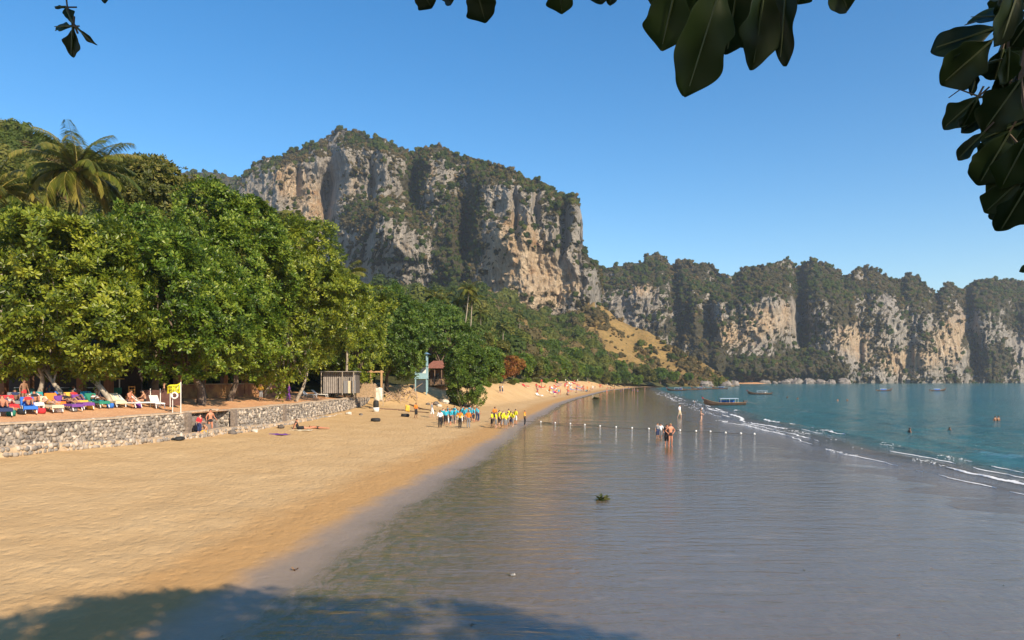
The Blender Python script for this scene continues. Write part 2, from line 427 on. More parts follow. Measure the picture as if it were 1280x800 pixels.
    def ribbon(pos_, y0, y1, wmax, thr, sd_):
        yy = y0
        prev = None
        while yy < y1:
            g = float(noise(yy * 0.11 + sd_, pos_, 3.3)) + 0.45 * float(noise(yy * 0.5, pos_ * 2.0, sd_)); x0 = float(x_sea(yy)); off = 1.6 * float(fbm(np.array(x0 + pos_) * 0.04, np.array(yy) * 0.05, 8.8, 2))
            if g > thr:
                w_ = wmax * min(1.0, (g - thr) * 2.2) * (1 + (yy - 35) / 120); e = pos_ - off - 0.25 + 0.22 * float(noise(yy * 0.8, sd_, 1.0))
                a = (x0 + e - w_ * (0.5 + 0.5 * rng.random()), yy, crest_z(e - w_, yy, 0) + 0.02); c = (x0 + e, yy, crest_z(e, yy, 0) + 0.05); b = (x0 + e + w_ * (0.3 + 0.7 * rng.random()), yy, crest_z(e + w_, yy, 0) + 0.015)
                V.extend([a, c, b]); n = len(V)
                if prev is not None:
                    Q.extend([(prev, prev + 1, n - 2), (prev, n - 2, n - 3), (prev + 1, prev + 2, n - 1), (prev + 1, n - 1, n - 2)])
                prev = n - 3
            else: prev = None
            yy += 0.16 * max(1, yy / 45)
    ribbon(3.4, 32, 150, .20, .02, 1.5); ribbon(6.4, 40, 120, .24, .14, 4.5); ribbon(1.0, 28, 120, .07, -.12, 7.5); ribbon(5.0, 36, 80, .10, .1, 9.5); ribbon(2.2, 60, 280, .12, .1, 12.5); ribbon(4.6, 120, 260, .16, .16, 15.5)
    fm = mat('sea_foam', (0.82, 0.82, 0.80), 0.8, 0.06)
    tag(obj('foam', mesh_np('foam', np.array(V), np.array(Q), fm, True)), 'white foam of low waves breaking along the shore', 'foam', kind='stuff')
build_sea()

# ------------------------------------------------------------------ foliage kit
def clump_mesh(name, seed, m, n=230, card=0.16, rz=0.9, lobes=7, core=True, tall=False):
    """crown of unit radius standing on z=0: leafy cards over uneven lobes"""
    r = np.random.default_rng(seed)
    L = []
    for i in range(lobes):
        a = r.uniform(0, 6.283); q = r.uniform(0.2, 0.62)
        L.append((math.cos(a) * q, math.sin(a) * q, r.uniform(0.45, 1.25) * rz, r.uniform(0.32, 0.55)))
    L.append((0, 0, 0.7 * rz, 0.7))
    L = np.array(L)
    li = r.integers(0, len(L), n); d = r.normal(size=(n, 3)); d[:, 2] = np.where(d[:, 2] < -0.3, -d[:, 2], d[:, 2]); d /= np.linalg.norm(d, axis=1)[:, None]
    P = L[li, :3] + d * (L[li, 3] * r.uniform(0.78, 1.08, n))[:, None]
    nrm = d + r.normal(size=(n, 3)) * 0.45 + np.array([0, 0, 0.3]); nrm /= np.linalg.norm(nrm, axis=1)[:, None]
    u = np.cross(nrm, r.normal(size=(n, 3))); u /= np.linalg.norm(u, axis=1)[:, None]; v = np.cross(nrm, u)
    s = card * r.uniform(0.6, 1.35, n)[:, None]
    V = np.stack([P - u * s, P + v * s * 0.7 - nrm * s * 0.2, P + u * s, P - v * s * 0.7 - nrm * s * 0.2], 1).reshape(-1, 3)
    Fq = np.arange(n * 4).reshape(n, 4); T = np.clip(0.5 + 0.3 * r.normal(size=n), 0, 1)
    if core:
        for (cx, cy, cz, cr) in L:
            b = len(V); nn = 6; vs = []
            for i in range(4):
                ph = -1.2 + i * 0.8
                for k in range(nn):
                    a = k * 6.283 / nn; q = cr * 0.83 * r.uniform(0.8, 1.1)
                    vs.append((cx + q * math.cos(ph) * math.cos(a), cy + q * math.cos(ph) * math.sin(a), max(0.02, cz + q * math.sin(ph))))
            V = np.concatenate([V, np.array(vs)]); f = []
            for i in range(3):
                for k in range(nn): f.append((b + i * nn + k, b + i * nn + (k + 1) % nn, b + (i + 1) * nn + (k + 1) % nn, b + (i + 1) * nn + k))
            Fq = np.concatenate([Fq, np.array(f)]); T = np.concatenate([T, np.full(len(f), 0.25)])
    return mesh_np(name, V, Fq, m, False, {'tint': ('FACE', T)})
def scatter(name, label, cat, P, scl, rot, idx, tint, protos):
    """one mass of vegetation: clumps instanced on points"""
    n = len(P)
    me = bpy.data.meshes.new(name); me.vertices.add(n); me.vertices.foreach_set('co', np.ascontiguousarray(P, np.float32).ravel())
    for k, a in (('scl', scl), ('rotz', rot), ('tint', tint)):
        at_ = me.attributes.new(k, 'FLOAT', 'POINT'); at_.data.foreach_set('value', np.ascontiguousarray(a, np.float32))
    at_ = me.attributes.new('pick', 'INT', 'POINT'); at_.data.foreach_set('value', np.ascontiguousarray(idx, np.int32))
    o = obj(name, me); tag(o, label, cat, kind='stuff')
    ng = bpy.data.node_groups.new(name + '_scatter', 'GeometryNodeTree')
    ng.interface.new_socket('Geometry', in_out='INPUT', socket_type='NodeSocketGeometry'); ng.interface.new_socket('Geometry', in_out='OUTPUT', socket_type='NodeSocketGeometry')
    N = ng.nodes; Lk = ng.links
    gi, go = N.new('NodeGroupInput'), N.new('NodeGroupOutput'); gi_ = gi
    def na(nm, ty):
        q = N.new('GeometryNodeInputNamedAttribute'); q.data_type = ty; q.inputs[0].default_value = nm; return q.outputs[0]
    jn = N.new('GeometryNodeJoinGeometry')
    cmb = N.new('ShaderNodeCombineXYZ'); Lk.new(na('rotz', 'FLOAT'), cmb.inputs[2])
    for k, pr in enumerate(protos):
        oi = N.new('GeometryNodeObjectInfo'); oi.inputs['Object'].default_value = pr
        cp = N.new('FunctionNodeCompare'); cp.data_type = 'INT'; cp.operation = 'EQUAL'
        Lk.new(na('pick', 'INT'), cp.inputs[2]); cp.inputs[3].default_value = k
        ip = N.new('GeometryNodeInstanceOnPoints')
        m2p = N.new('GeometryNodeMeshToPoints'); Lk.new(gi.outputs[0], m2p.inputs['Mesh']); Lk.new(cp.outputs[0], m2p.inputs['Selection'])
        Lk.new(m2p.outputs[0], ip.inputs['Points']); Lk.new(oi.outputs['Geometry'], ip.inputs['Instance'])
        Lk.new(cmb.outputs[0], ip.inputs['Rotation']); Lk.new(na('scl', 'FLOAT'), ip.inputs['Scale'])
        Lk.new(ip.outputs[0], jn.inputs[0])
    Lk.new(jn.outputs[0], go.inputs[0])
    md = o.modifiers.new('scatter', 'NODES'); md.node_group = ng
    return o
FOREST = leaf_mat('forest_leaves', (0.028, 0.050, 0.010), (0.070, 0.100, 0.016), (0.165, 0.155, 0.032), 0.25, 0.6, 0.2, inst=True)
SCRUB = leaf_mat('scrub_leaves', (0.050, 0.052, 0.022), (0.115, 0.090, 0.042), (0.23, 0.155, 0.06), 0.15, 0.7, 0.1, inst=True)
protoF = [bpy.data.objects.new('forest_clump', clump_mesh('forest_clump', 40 + i, FOREST, 800, 0.088, (0.8, 1.0, 1.25, 0.7)[i], 7)) for i in range(4)]
protoS = [bpy.data.objects.new('scrub_clump', clump_mesh('scrub_clump', 60 + i, SCRUB, 420, 0.095, (0.7, 0.9, 0.55)[i], 5)) for i in range(3)]
PROTOS = protoF + protoS

# ------------------------------------------------------------------ hill behind the beach
def hill_material():
    t = NT('hill_ground'); p = t.pos(); g = t.attr('grass')
    n = t.noise(p, 0.05, 6, 0.6); n2 = t.noise(p, 0.4, 5, 0.65)
    soil = t.mix(n2, (0.04, 0.05, 0.02), (0.10, 0.09, 0.04))
    gr = t.mix(t.ramp(n, (0.35, 0), (0.65, 1)), (0.22, 0.140, 0.055), (0.33, 0.215, 0.082))
    gr = t.mix(t.ramp(n2, (0.42, 0), (0.66, 0.85)), gr, (0.16, 0.12, 0.045))
    t.set(Base_Color=t.mix(g, soil, gr), Roughness=0.95, Specular_IOR_Level=0.05, Normal=t.bump(n2, 0.8, 1.5)); return t.m
def grass_mask(x, y):
    u = CX + F * x / y
    dc = lerp_tab(u, H_DC); db = lerp_tab(u, H_DB); t = (y - db) / (dc - db)
    n = 0.35 * fbm(x * 0.018, y * 0.018, 9.0, 3)
    return smooth(0.45, 0.75, t + n + lerp_tab(u, [(650, -1.5), (700, -0.45), (730, 0.0), (750, 0.26), (770, 0.38), (820, 0.42), (870, 0.5), (905, 0.6)])) * smooth(690, 730, u)
def build_hill():
    us = np.concatenate([np.linspace(-1600, -260, 60)[:-1], np.linspace(-260, 932, 330)])
    q = np.linspace(0, 1, 170)
    U, Q = np.meshgrid(us, q, indexing='ij')
    db = lerp_tab(U, H_DB) - 4; far = np.where(U > 745, lerp_tab(U, H_DC) + 160, np.maximum(lerp_tab(U, H_DC) + 80, 600))
    Y = db + (far - db) * Q ** 1.3
    X = (U - CX) / F * Y; Z = hill_z(X, Y)
    g = grass_mask(X, Y)
    me = mesh_np('hillside', np.stack([X, Y, Z], -1).reshape(-1, 3), grid_faces(*X.shape)[:, ::-1], hill_material(), True, {'grass': ('POINT', g.ravel())})
    tag(obj('hillside', me), kind='structure')
    r = np.random.default_rng(21)
    pts = []; sc = []; ix = []; tn = []
    def put(n, u0, u1, t0, t1, s0, s1):
        u = r.uniform(u0, u1, n); t = r.uniform(t0, t1, n) ** 0.8
        db = lerp_tab(u, H_DB); dc = lerp_tab(u, H_DC); y = db + (dc - db) * t; x = (u - CX) / F * y
        g = grass_mask(x, y); keep = r.uniform(size=n) > g * np.where(fbm(x * 0.035, y * 0.022, 1.0, 3) > np.where(u > 755, 0.20, 0.2), 0.45, 0.95)
        x, y, g, u, t = x[keep], y[keep], g[keep], u[keep], t[keep]
        z = hill_z(x, y)
        s = r.uniform(s0, s1, len(x)) * (1 - 0.4 * g) * np.exp(0.32 * r.normal(size=len(x)))
        z = z - 0.25 * s
        pts.append(np.stack([x, y, z], -1)); sc.append(s)
        scr = r.uniform(size=len(x)) < np.where(u > 600, 0.30 + 0.45 * g + 0.35 * (fbm(x * 0.012, y * 0.012, 3.3, 2) > 0.1), 0.14)
        ix.append(np.where(scr, 4 + r.integers(0, 3, len(x)), r.integers(0, 4, len(x))))
        tn.append(np.clip(0.47 + 0.30 * fbm(x * 0.015, y * 0.015, 7.0, 2) + 0.24 * r.normal(size=len(x)) + np.where(u < 330, 0.2, 0) + np.where(u > 640, 0.08, 0), 0, 1))
    put(4200, -500, 340, 0.02, 1.03, 1.5, 3.2)
    put(900, -1600, -500, 0.02, 1.03, 2.4, 4.5)
    put(900, 330, 480, 0.05, 1.0, 2.4, 4.6)
    put(5200, 470, 760, 0.03, 1.0, 2.2, 4.4)
    put(3400, 740, 915, 0.02, 1.0, 1.6, 3.6)
    P = np.concatenate(pts); S = np.concatenate(sc)
    scatter('hill_forest', 'dense green wood covering the hill below the big cliff', 'forest', P, S, r.uniform(0, 6.283, len(P)), np.concatenate(ix), np.concatenate(tn), PROTOS)
build_hill()

# ------------------------------------------------------------------ limestone cliffs
def rock_material(name):
    t = NT(name); warm = t.attr('warm'); veg = t.attr('veg'); p = t.pos()
    st = t.noise(t.pos((1, 1, 0.13)), 0.16, 7, 0.68, 0.5)          # drip streaks
    st2 = t.noise(t.pos((1, 1, 0.22)), 0.55, 6, 0.7)
    bl = t.noise(p, 0.06, 6, 0.65)
    grey = t.mix(t.ramp(st, (0.32, 0), (0.66, 1)), (0.21, 0.19, 0.165), (0.58, 0.52, 0.45))
    pale = t.mix(t.ramp(st, (0.30, 0), (0.62, 1)), (0.42, 0.275, 0.15), (0.72, 0.57, 0.40))
    pale = t.mix(t.ramp(bl, (0.54, 0), (0.66, 0.75)), pale, (0.46, 0.25, 0.105))
    wf = t.math('ADD', warm, t.math('MULTIPLY', t.math('SUBTRACT', st2, 0.5), 0.9))
    c = t.mix(t.ramp(wf, (0.34, 0), (0.62, 1)), grey, pale)
    c = t.mix(t.ramp(t.noise(t.pos((1, 1, 0.10)), 0.34, 6, 0.7), (0.58, 0), (0.70, 0.6)), c, (0.12, 0.108, 0.098))
    c = t.mix(t.ramp(t.noise(t.pos((1, 1, 0.45)), 0.9, 5, 0.75), (0.34, 0.55), (0.48, 0.0)), c, (0.14, 0.115, 0.095))
    vf = t.math('ADD', veg, t.math('MULTIPLY', t.math('SUBTRACT', t.noise(p, 0.22, 6, 0.7), 0.5), 1.2))
    vg = t.mix(t.noise(p, 0.3, 5), (0.030, 0.042, 0.016), (0.105, 0.082, 0.042))
    c = t.mix(t.ramp(vf, (0.42, 0), (0.60, 0.92)), c, vg)
    h = t.math('ADD', t.math('MULTIPLY', st, 2.2), t.math('ADD', t.math('MULTIPLY', st2, 1.0), bl))
    t.set(Base_Color=c, Roughness=0.93, Specular_IOR_Level=0.1, Normal=t.bump(h, 1.0, 5.0)); return t.m
def gsum(U, V, L):
    r = 0
    for (cx, cy, sx, sy, a) in L: r = r + a * np.exp(-((U - cx) / sx) ** 2 - ((V - cy) / sy) ** 2)
    return r
def build_cliff(name, top, base, r0, feats, warmL, vegL, na, nt, sd, amp=1.0, back=150, vegtop=22.0, vegbias=0.0, nveg=3000, lean=0.16, flabel='', crown=0.16, scl=(1.8, 4.0), scrub=0.35, vegn=0.6, rough=1.0):
    u0, u1 = top[0][0], top[-1][0]
    us = np.linspace(u0, u1, na); ts = np.linspace(0, 1, nt)
    U, T = np.meshgrid(us, ts, indexing='ij')
    R0 = lerp_tab(U, r0)
    ker = np.ones(9) / 9
    yt = lerp_tab(us, top); yb = lerp_tab(us, base)
    VY = yb[:, None] + (yt - yb)[:, None] * T                        # rows from foot to skyline
    zbase = (CZ + (HY - yb) / F * R0[:, 0])[:, None]
    H0 = (CZ + (HY - yt) / F * R0[:, 0])[:, None] - zbase
    rim = smooth(1 - crown, 1.0, T)
    Z = CZ + (HY - VY) / F * (R0 + lean * H0 * T + rim ** 2 * H0 * crown * 1.35)      # heights as they stand on the leaning face
    ztop = Z[:, -1:]; H = ztop - zbase
    wx = (U - CX) / F * R0                                           # metres along the face
    f = gsum(U, VY, feats)
    n1 = fbm(wx * 0.011 + sd, Z * 0.006, sd * 1.7, 3)
    wr = 14 * fbm(wx * 0.012, Z * 0.012, sd * 2.7, 2)
    n2 = ridged((wx + wr) * 0.021, (Z + wr) * 0.010, sd * 2.1, 3)
    n3 = ridged((wx + wr) * 0.075, Z * 0.026, sd * 3.1, 3)
    n4 = fbm(wx * 0.19, Z * 0.14, sd * 4.1, 3)
    led = fbm(wx * 0.010, Z * 0.055, sd * 5.1, 3)
    d = lean * (Z - zbase) + 1.1 * f + amp * (17 * n1 - 5.0 * n2 - rough * 3.2 * n3 + rough * 3.4 * n4 + 5.0 * led)
    d = d + rim ** 2 * H * crown * 1.35
    R = R0 + d
    lat = amp * (3.0 * fbm(wx * 0.03, Z * 0.03, sd * 6.1, 3))
    dx, dy = (U - CX) / F, np.ones_like(U); L = np.sqrt(dx * dx + 1)
    X = dx * R0 + dx / L * d + lat; Y = R0 + d / L
    Z = Z + amp * (1.6 * fbm(wx * 0.07, R * 0.05, sd * 7.1, 3)) * smooth(0, 0.2, T)
    # over the top and down the far side
    nb = 26; q = np.linspace(0, 1, nb + 1)[1:]
    Xb = X[:, -1:] + (dx[:, -1:] / L[:, -1:]) * back * q + 0 * q
    Yb = Y[:, -1:] + back * q / L[:, -1:]
    Zb = Z[:, -1:] - (H * 0.10 * smooth(0, 0.4, q) + (H * 0.95) * smooth(0.45, 1.0, q)) + 3 * fbm(Xb * 0.03, Yb * 0.03, sd, 3)
    Z0 = zbase - 0
    Xa, Ya, Za = np.concatenate([X, Xb], 1), np.concatenate([Y, Yb], 1), np.concatenate([Z, Zb], 1)
    P = np.stack([Xa, Ya, Za], -1)
    gu = np.gradient(P, axis=0); gt = np.gradient(P, axis=1); nrm = np.cross(gu, gt); nl = np.linalg.norm(nrm, axis=-1) + 1e-9
    nz = np.abs(nrm[..., 2]) / nl
    VYa = np.concatenate([VY, np.repeat(VY[:, -1:], nb, 1)], 1); Ua = np.concatenate([U, np.repeat(U[:, -1:], nb, 1)], 1)
    below = np.maximum(ztop - Za, 0)
    veg = 1.5 * smooth(0.38, 0.72, nz) * 0.7 + 0.75 * np.exp(-(below / vegtop)) + gsum(Ua, VYa, vegL) + vegbias + vegn * fbm(Xa * 0.016, Za * 0.020, sd * 8.1 + Ya * 0.01, 4) - 0.12
    veg = np.clip(veg, 0, 1)
    warm = np.clip(gsum(Ua, VYa, warmL) + 0.30 * fbm(Xa * 0.012, Za * 0.01, sd * 9.1, 3), 0, 1)
    Fc = grid_faces(*Xa.shape)
    me = mesh_np(name, P.reshape(-1, 3), Fc, MATS.setdefault('rock', rock_material('limestone')) if 'rock' not in MATS else MATS['rock'], True,
                 {'veg': ('POINT', veg.ravel()), 'warm': ('POINT', warm.ravel())})
    tag(obj(name, me), kind='structure')
    rg = np.random.default_rng(int(sd * 10) + 3)
    face = np.arange(Xa.size).reshape(Xa.shape)[:, :nt + 14]
    wgt = (smooth(0.42, 0.85, veg) * np.minimum(nl, np.percentile(nl, 97)))[:, :nt + 14].ravel(); wgt = wgt / wgt.sum()
    pick = rg.choice(face.ravel(), nveg, p=wgt, replace=False)
    Pp = P.reshape(-1, 3)[pick] + rg.normal(size=(nveg, 3)) * 0.6
    nzz = nz.ravel()[pick]; s = rg.uniform(scl[0], scl[1], nveg) * (0.62 + 0.5 * nzz)
    Pp[:, 2] -= s * 0.55
    sx = rg.uniform(size=nveg) < scrub + 0.35 * (fbm(Pp[:, 0] * 0.014, Pp[:, 2] * 0.014, sd, 2) > 0.05)
    ix = np.where(sx, 4 + rg.integers(0, 3, nveg), rg.integers(0, 4, nveg))
    tn = np.clip(0.34 + 0.25 * fbm(Pp[:, 0] * 0.02, Pp[:, 2] * 0.02, 4.0, 2) + 0.22 * rg.normal(size=nveg), 0, 1)
    scatter(name + '_growth', flabel, 'shrubs', Pp, s, rg.uniform(0, 6.283, nveg), ix, tn, PROTOS)

BIG_TOP = [(262, 300), (285, 250), (300, 228), (310, 216), (331, 203), (356, 198), (377, 184), (398, 175), (415, 166), (429.5, 160), (447, 164), (456, 171), (465, 175), (474, 172), (482, 171.6), (490, 173), (496, 180), (531, 182), (555, 187), (577, 194.5), (612, 205), (640, 212), (653, 221), (679, 226), (700, 242), (712, 246), (720, 247), (725, 258), (727, 285), (729, 309), (734, 318), (744, 330), (749, 345), (752, 362), (755, 380), (757, 400)]
BIG_BASE = [(262, 420), (400, 400), (480, 385), (560, 380), (600, 376), (650, 396), (700, 405), (745, 398), (757, 410)]
BIG_R = [(262, 860), (330, 800), (400, 760), (470, 730), (540, 715), (600, 690), (660, 655), (720, 650), (738, 655), (750, 680), (757, 720)]
BIG_F = [(411, 232, 9, 46, 44), (405, 285, 9, 34, 30), (464, 236, 5, 34, 22), (436, 220, 10, 40, -12), (482, 225, 10, 40, -9), (515, 225, 12, 55, 26), (580, 292, 10, 44, 40), (572, 215, 10, 25, 16),
         (462, 292, 46, 32, -46), (505, 320, 30, 30, -30), (545, 240, 12, 30, -10), (640, 300, 26, 70, -16), (644, 272, 3.5, 34, 16), (625, 265, 10, 12, 8), (672, 255, 4, 28, 12), (692, 300, 14, 26, -8), (705, 275, 5, 40, 12), (716, 290, 6, 60, -6), (735, 360, 12, 22, -10), (345, 240, 10, 30, -10), (372, 230, 5, 40, 10)]
BIG_W = [(660, 345, 70, 55, 0.75), (640, 290, 28, 45, 0.4), (700, 370, 50, 30, 0.4), (400, 240, 60, 50, 0.16), (440, 215, 14, 45, 0.42), (365, 240, 35, 40, 0.28), (540, 225, 14, 30, 0.50), (500, 322, 32, 14, 0.48), (395, 270, 14, 30, 0.4), (720, 300, 20, 30, 0.2), (350, 225, 20, 20, 0.3)]
BIG_V = [(518, 225, 17, 60, 1.0), (582, 255, 26, 46, 0.95), (572, 325, 34, 55, 1.0), (458, 283, 58, 26, 0.85), (620, 215, 30, 14, 0.4), (460, 190, 40, 14, 0.3), (705, 312, 24, 12, 0.55), (640, 215, 60, 12, 0.3), (380, 260, 20, 20, -0.25), (660, 345, 60, 40, -0.45), (640, 280, 22, 50, -0.4), (425, 335, 60, 12, 0.3), (700, 262, 10, 20, 0.35), (505, 325, 28, 16, -0.35)]
build_cliff('big_cliff', BIG_TOP, BIG_BASE, BIG_R, BIG_F, BIG_W, BIG_V, 640, 300, 1.3, 1.0, 160, 18.0, -0.03, 5600, 0.15, 'dark shrubs and dry scrub clinging to the big cliff', crown=0.14, scl=(1.7, 3.9), scrub=0.42)

FAR_TOP = [(715, 360), (728, 335), (740, 326), (757, 338), (782, 330), (803, 329), (807.5, 319), (822, 317), (832, 320), (840, 332), (849, 322), (871, 329), (886, 327), (898, 338), (917, 346), (930, 335), (955, 333), (985, 323), (996, 332), (1014, 324), (1035, 330), (1056, 348), (1078, 337), (1099, 342), (1122, 354), (1134.5, 341), (1151, 351), (1170, 370), (1183, 356), (1202, 364), (1221, 352), (1246, 353), (1267, 351.5), (1280, 357), (1340, 366), (1420, 380), (1500, 405), (1560, 440), (1600, 474)]
FAR_BASE = [(715, 460), (900, 470), (930, 480), (1600, 480)]
FAR_R = [(715, 900), (800, 905), (860, 885), (900, 860), (960, 862), (1000, 880), (1100, 905), (1180, 935), (1280, 980), (1400, 1080), (1600, 1250)]
FAR_F = [(800, 362, 14, 30, -14), (842, 350, 9, 26, 18), (848, 400, 14, 30, 16), (872, 420, 16, 40, -6), (893, 342, 9, 20, 24), (884, 395, 10, 34, 26), (958, 380, 22, 34, -18), (945, 420, 26, 26, -14), (999, 350, 8, 30, 34), (1004, 405, 10, 40, 40), (918, 345, 6, 20, 12), (1040, 385, 20, 40, -16), (1052, 440, 20, 28, -14), (1082, 365, 7, 26, 14), (1074, 430, 6, 30, 14), (1105, 420, 16, 60, -14), (1128, 375, 8, 30, 16), (1136, 440, 6, 24, 12), (1160, 425, 18, 50, -16), (1171, 368, 6, 24, 20), (1195, 430, 12, 40, -8), (1210, 390, 9, 40, 30), (1218, 450, 8, 30, 26), (1242, 430, 20, 60, -12), (1268, 400, 8, 40, 16), (960, 462, 70, 16, -38), (1040, 465, 50, 12, -18), (890, 455, 30, 18, -16)]
FAR_W = [(900, 400, 300, 60, 0.08), (955, 405, 34, 30, 0.62), (905, 420, 18, 16, 0.6), (985, 385, 12, 40, 0.3), (800, 360, 22, 20, 0.62), (1060, 425, 30, 26, 0.55), (1110, 395, 10, 40, 0.42), (1190, 420, 26, 34, 0.62), (1140, 450, 36, 24, 0.5), (1265, 455, 20, 20, 0.4), (900, 385, 7, 30, 0.4), (1095, 455, 40, 18, 0.4)]
FAR_V = [(865, 390, 26, 60, 0.55), (1003, 380, 10, 80, 0.6), (960, 462, 80, 14, 0.9), (890, 450, 22, 12, 0.5), (1213, 410, 9, 90, 0.5), (1132, 390, 7, 60, 0.35), (955, 400, 30, 28, -0.55), (905, 420, 16, 14, -0.5), (800, 365, 16, 18, -0.5), (1065, 430, 26, 18, -0.25), (1188, 420, 22, 30, -0.38), (1110, 395, 9, 36, -0.3), (1140, 452, 34, 16, -0.3), (1040, 360, 60, 25, 0.25), (1030, 464, 40, 10, 0.6), (1240, 410, 26, 50, 0.3), (840, 350, 20, 30, 0.3)]
build_cliff('far_cliffs', FAR_TOP, FAR_BASE, FAR_R, FAR_F, FAR_W, FAR_V, 820, 190, 2.6, 0.9, 200, 30.0, 0.28, 10500, 0.34, 'dark green growth covering the far cliffs across the bay', vegn=1.15, rough=1.5, crown=0.42, scl=(1.8, 4.6), scrub=0.5)

RID_TOP = [(60, 300), (120, 250), (165, 222), (195, 214), (215, 210), (238, 206), (262, 206), (280, 209), (300, 211), (325, 216), (380, 230), (460, 260), (520, 300)]
build_cliff('distant_ridge', RID_TOP, [(60, 440), (520, 440)], [(60, 1350), (520, 1300)], [(260, 250, 30, 40, -20)], [(270, 225, 12, 10, 0.4)], [], 160, 60, 4.2, 1.2, 300, 60.0, 0.45, 1500, 0.4, 'dark wood on the distant ridge behind the hill', crown=0.5, scl=(4, 8), scrub=0.2)

# ------------------------------------------------------------------ rubble sea wall along the terrace
def wall_path():
    ys = np.arange(10, 106.01, 0.5); pts = []
    for y in ys:
        x = float(x_wall(y))
        if 51.0 <= y <= 56.0: x -= 1.0                      # recess with the steps
        pts.append((x, float(y)))
    return pts
STONE = NT('rubble_stone')
_t = STONE.attr('tint'); _n = STONE.noise(STONE.pos(), 9, 5)
STONE.set(Base_Color=STONE.mix(STONE.ramp(_n, (0.35, 0), (0.7, 0.5)), STONE.ramp(_t, (0.0, (0.055, 0.05, 0.05)), (0.35, (0.20, 0.185, 0.17)), (0.7, (0.36, 0.30, 0.24)), (1.0, (0.55, 0.48, 0.40))), (0.40, 0.33, 0.26)), Roughness=0.9, Normal=STONE.bump(_n, 0.6, 0.05))
def stones_on(path, z0f, z1f, out, rng, size=0.2, top=False):
    V, Fq, T = [], [], []
    for i in range(len(path) - 1):
        a, b = Vector(path[i] + (0,)), Vector(path[i + 1] + (0,))
        L = (b - a).length; t = (b - a).normalized(); nrm = Vector((t.y, -t.x, 0))
        if L > 0.9: pass
        h0, h1 = z0f(a.x, a.y), z1f(a.x, a.y)
        n = max(1, int((h1 - h0) * L / (size * size * 0.72)))
        rows = max(1, round((h1 - h0) / (size * 0.85))); cols = max(1, round(L / size))
        for r_ in range(rows):
            for c in range(cols):
                s = size * rng.uniform(0.36, 0.78)
                p = a + t * ((c + 0.5 + 0.5 * (r_ % 2) + rng.uniform(-.25, .25)) * L / cols) + nrm * (out + rng.uniform(-0.05, 0.05))
                z = h0 + (r_ + 0.5 + rng.uniform(-.2, .2)) * (h1 - h0) / rows
                base = len(V); k = 6
                tw = rng.uniform(0, 6.28); el = rng.uniform(0.7, 1.35)
                V.append(tuple(p + nrm * s * rng.uniform(.35, .6) + Vector((0, 0, z))))
                for j in range(k):
                    an = tw + j * 6.283 / k; q = s * rng.uniform(.62, 1.22)
                    V.append(tuple(p + t * math.cos(an) * q * el + Vector((0, 0, z + math.sin(an) * q / el)) + nrm * s * rng.uniform(0, .2)))
                for j in range(k):
                    v = V[base + 1 + j]; V.append((v[0] - nrm.x * .12, v[1] - nrm.y * .12, v[2]))
                for j in range(k):
                    Fq += [(base, base + 1 + j, base + 1 + (j + 1) % k), (base + 1 + j, base + 1 + k + j, base + 1 + (j + 1) % k), (base + 1 + (j + 1) % k, base + 1 + k + j, base + 1 + k + (j + 1) % k)]
                tt = rng.random() ** 1.45; T += [tt] * (3 * k)
    return np.array(V), np.array(Fq), np.array(T)
def strip_wall(path, z0f, z1f, thick, name, m, parent):
    mb = MB(); P = []
    for i, (x, y) in enumerate(path):
        a = Vector(path[max(i - 1, 0)]); b = Vector(path[min(i + 1, len(path) - 1)]); t = (b - a).normalized(); n = Vector((t.y, -t.x))
        P.append(((x, y), (x - n.x * thick, y - n.y * thick)))
    vs = []; fs = []
    for (f, k), (x, y) in zip(P, path):
        z0, z1 = z0f(x, y), z1f(x, y)
        vs += [(f[0], f[1], z0), (f[0], f[1], z1), (k[0], k[1], z1), (k[0], k[1], z0)]
    for i in range(len(path) - 1):
        b = i * 4; q = b + 4
        fs += [(b, b + 1, q + 1, q), (b + 1, b + 2, q + 2, q + 1), (b + 2, b + 3, q + 3, q + 2)]
    fs += [(0, 3, 2, 1), (len(vs) - 4, len(vs) - 3, len(vs) - 2, len(vs) - 1)]
    return mb.add(vs, fs).build(name, m, parent)
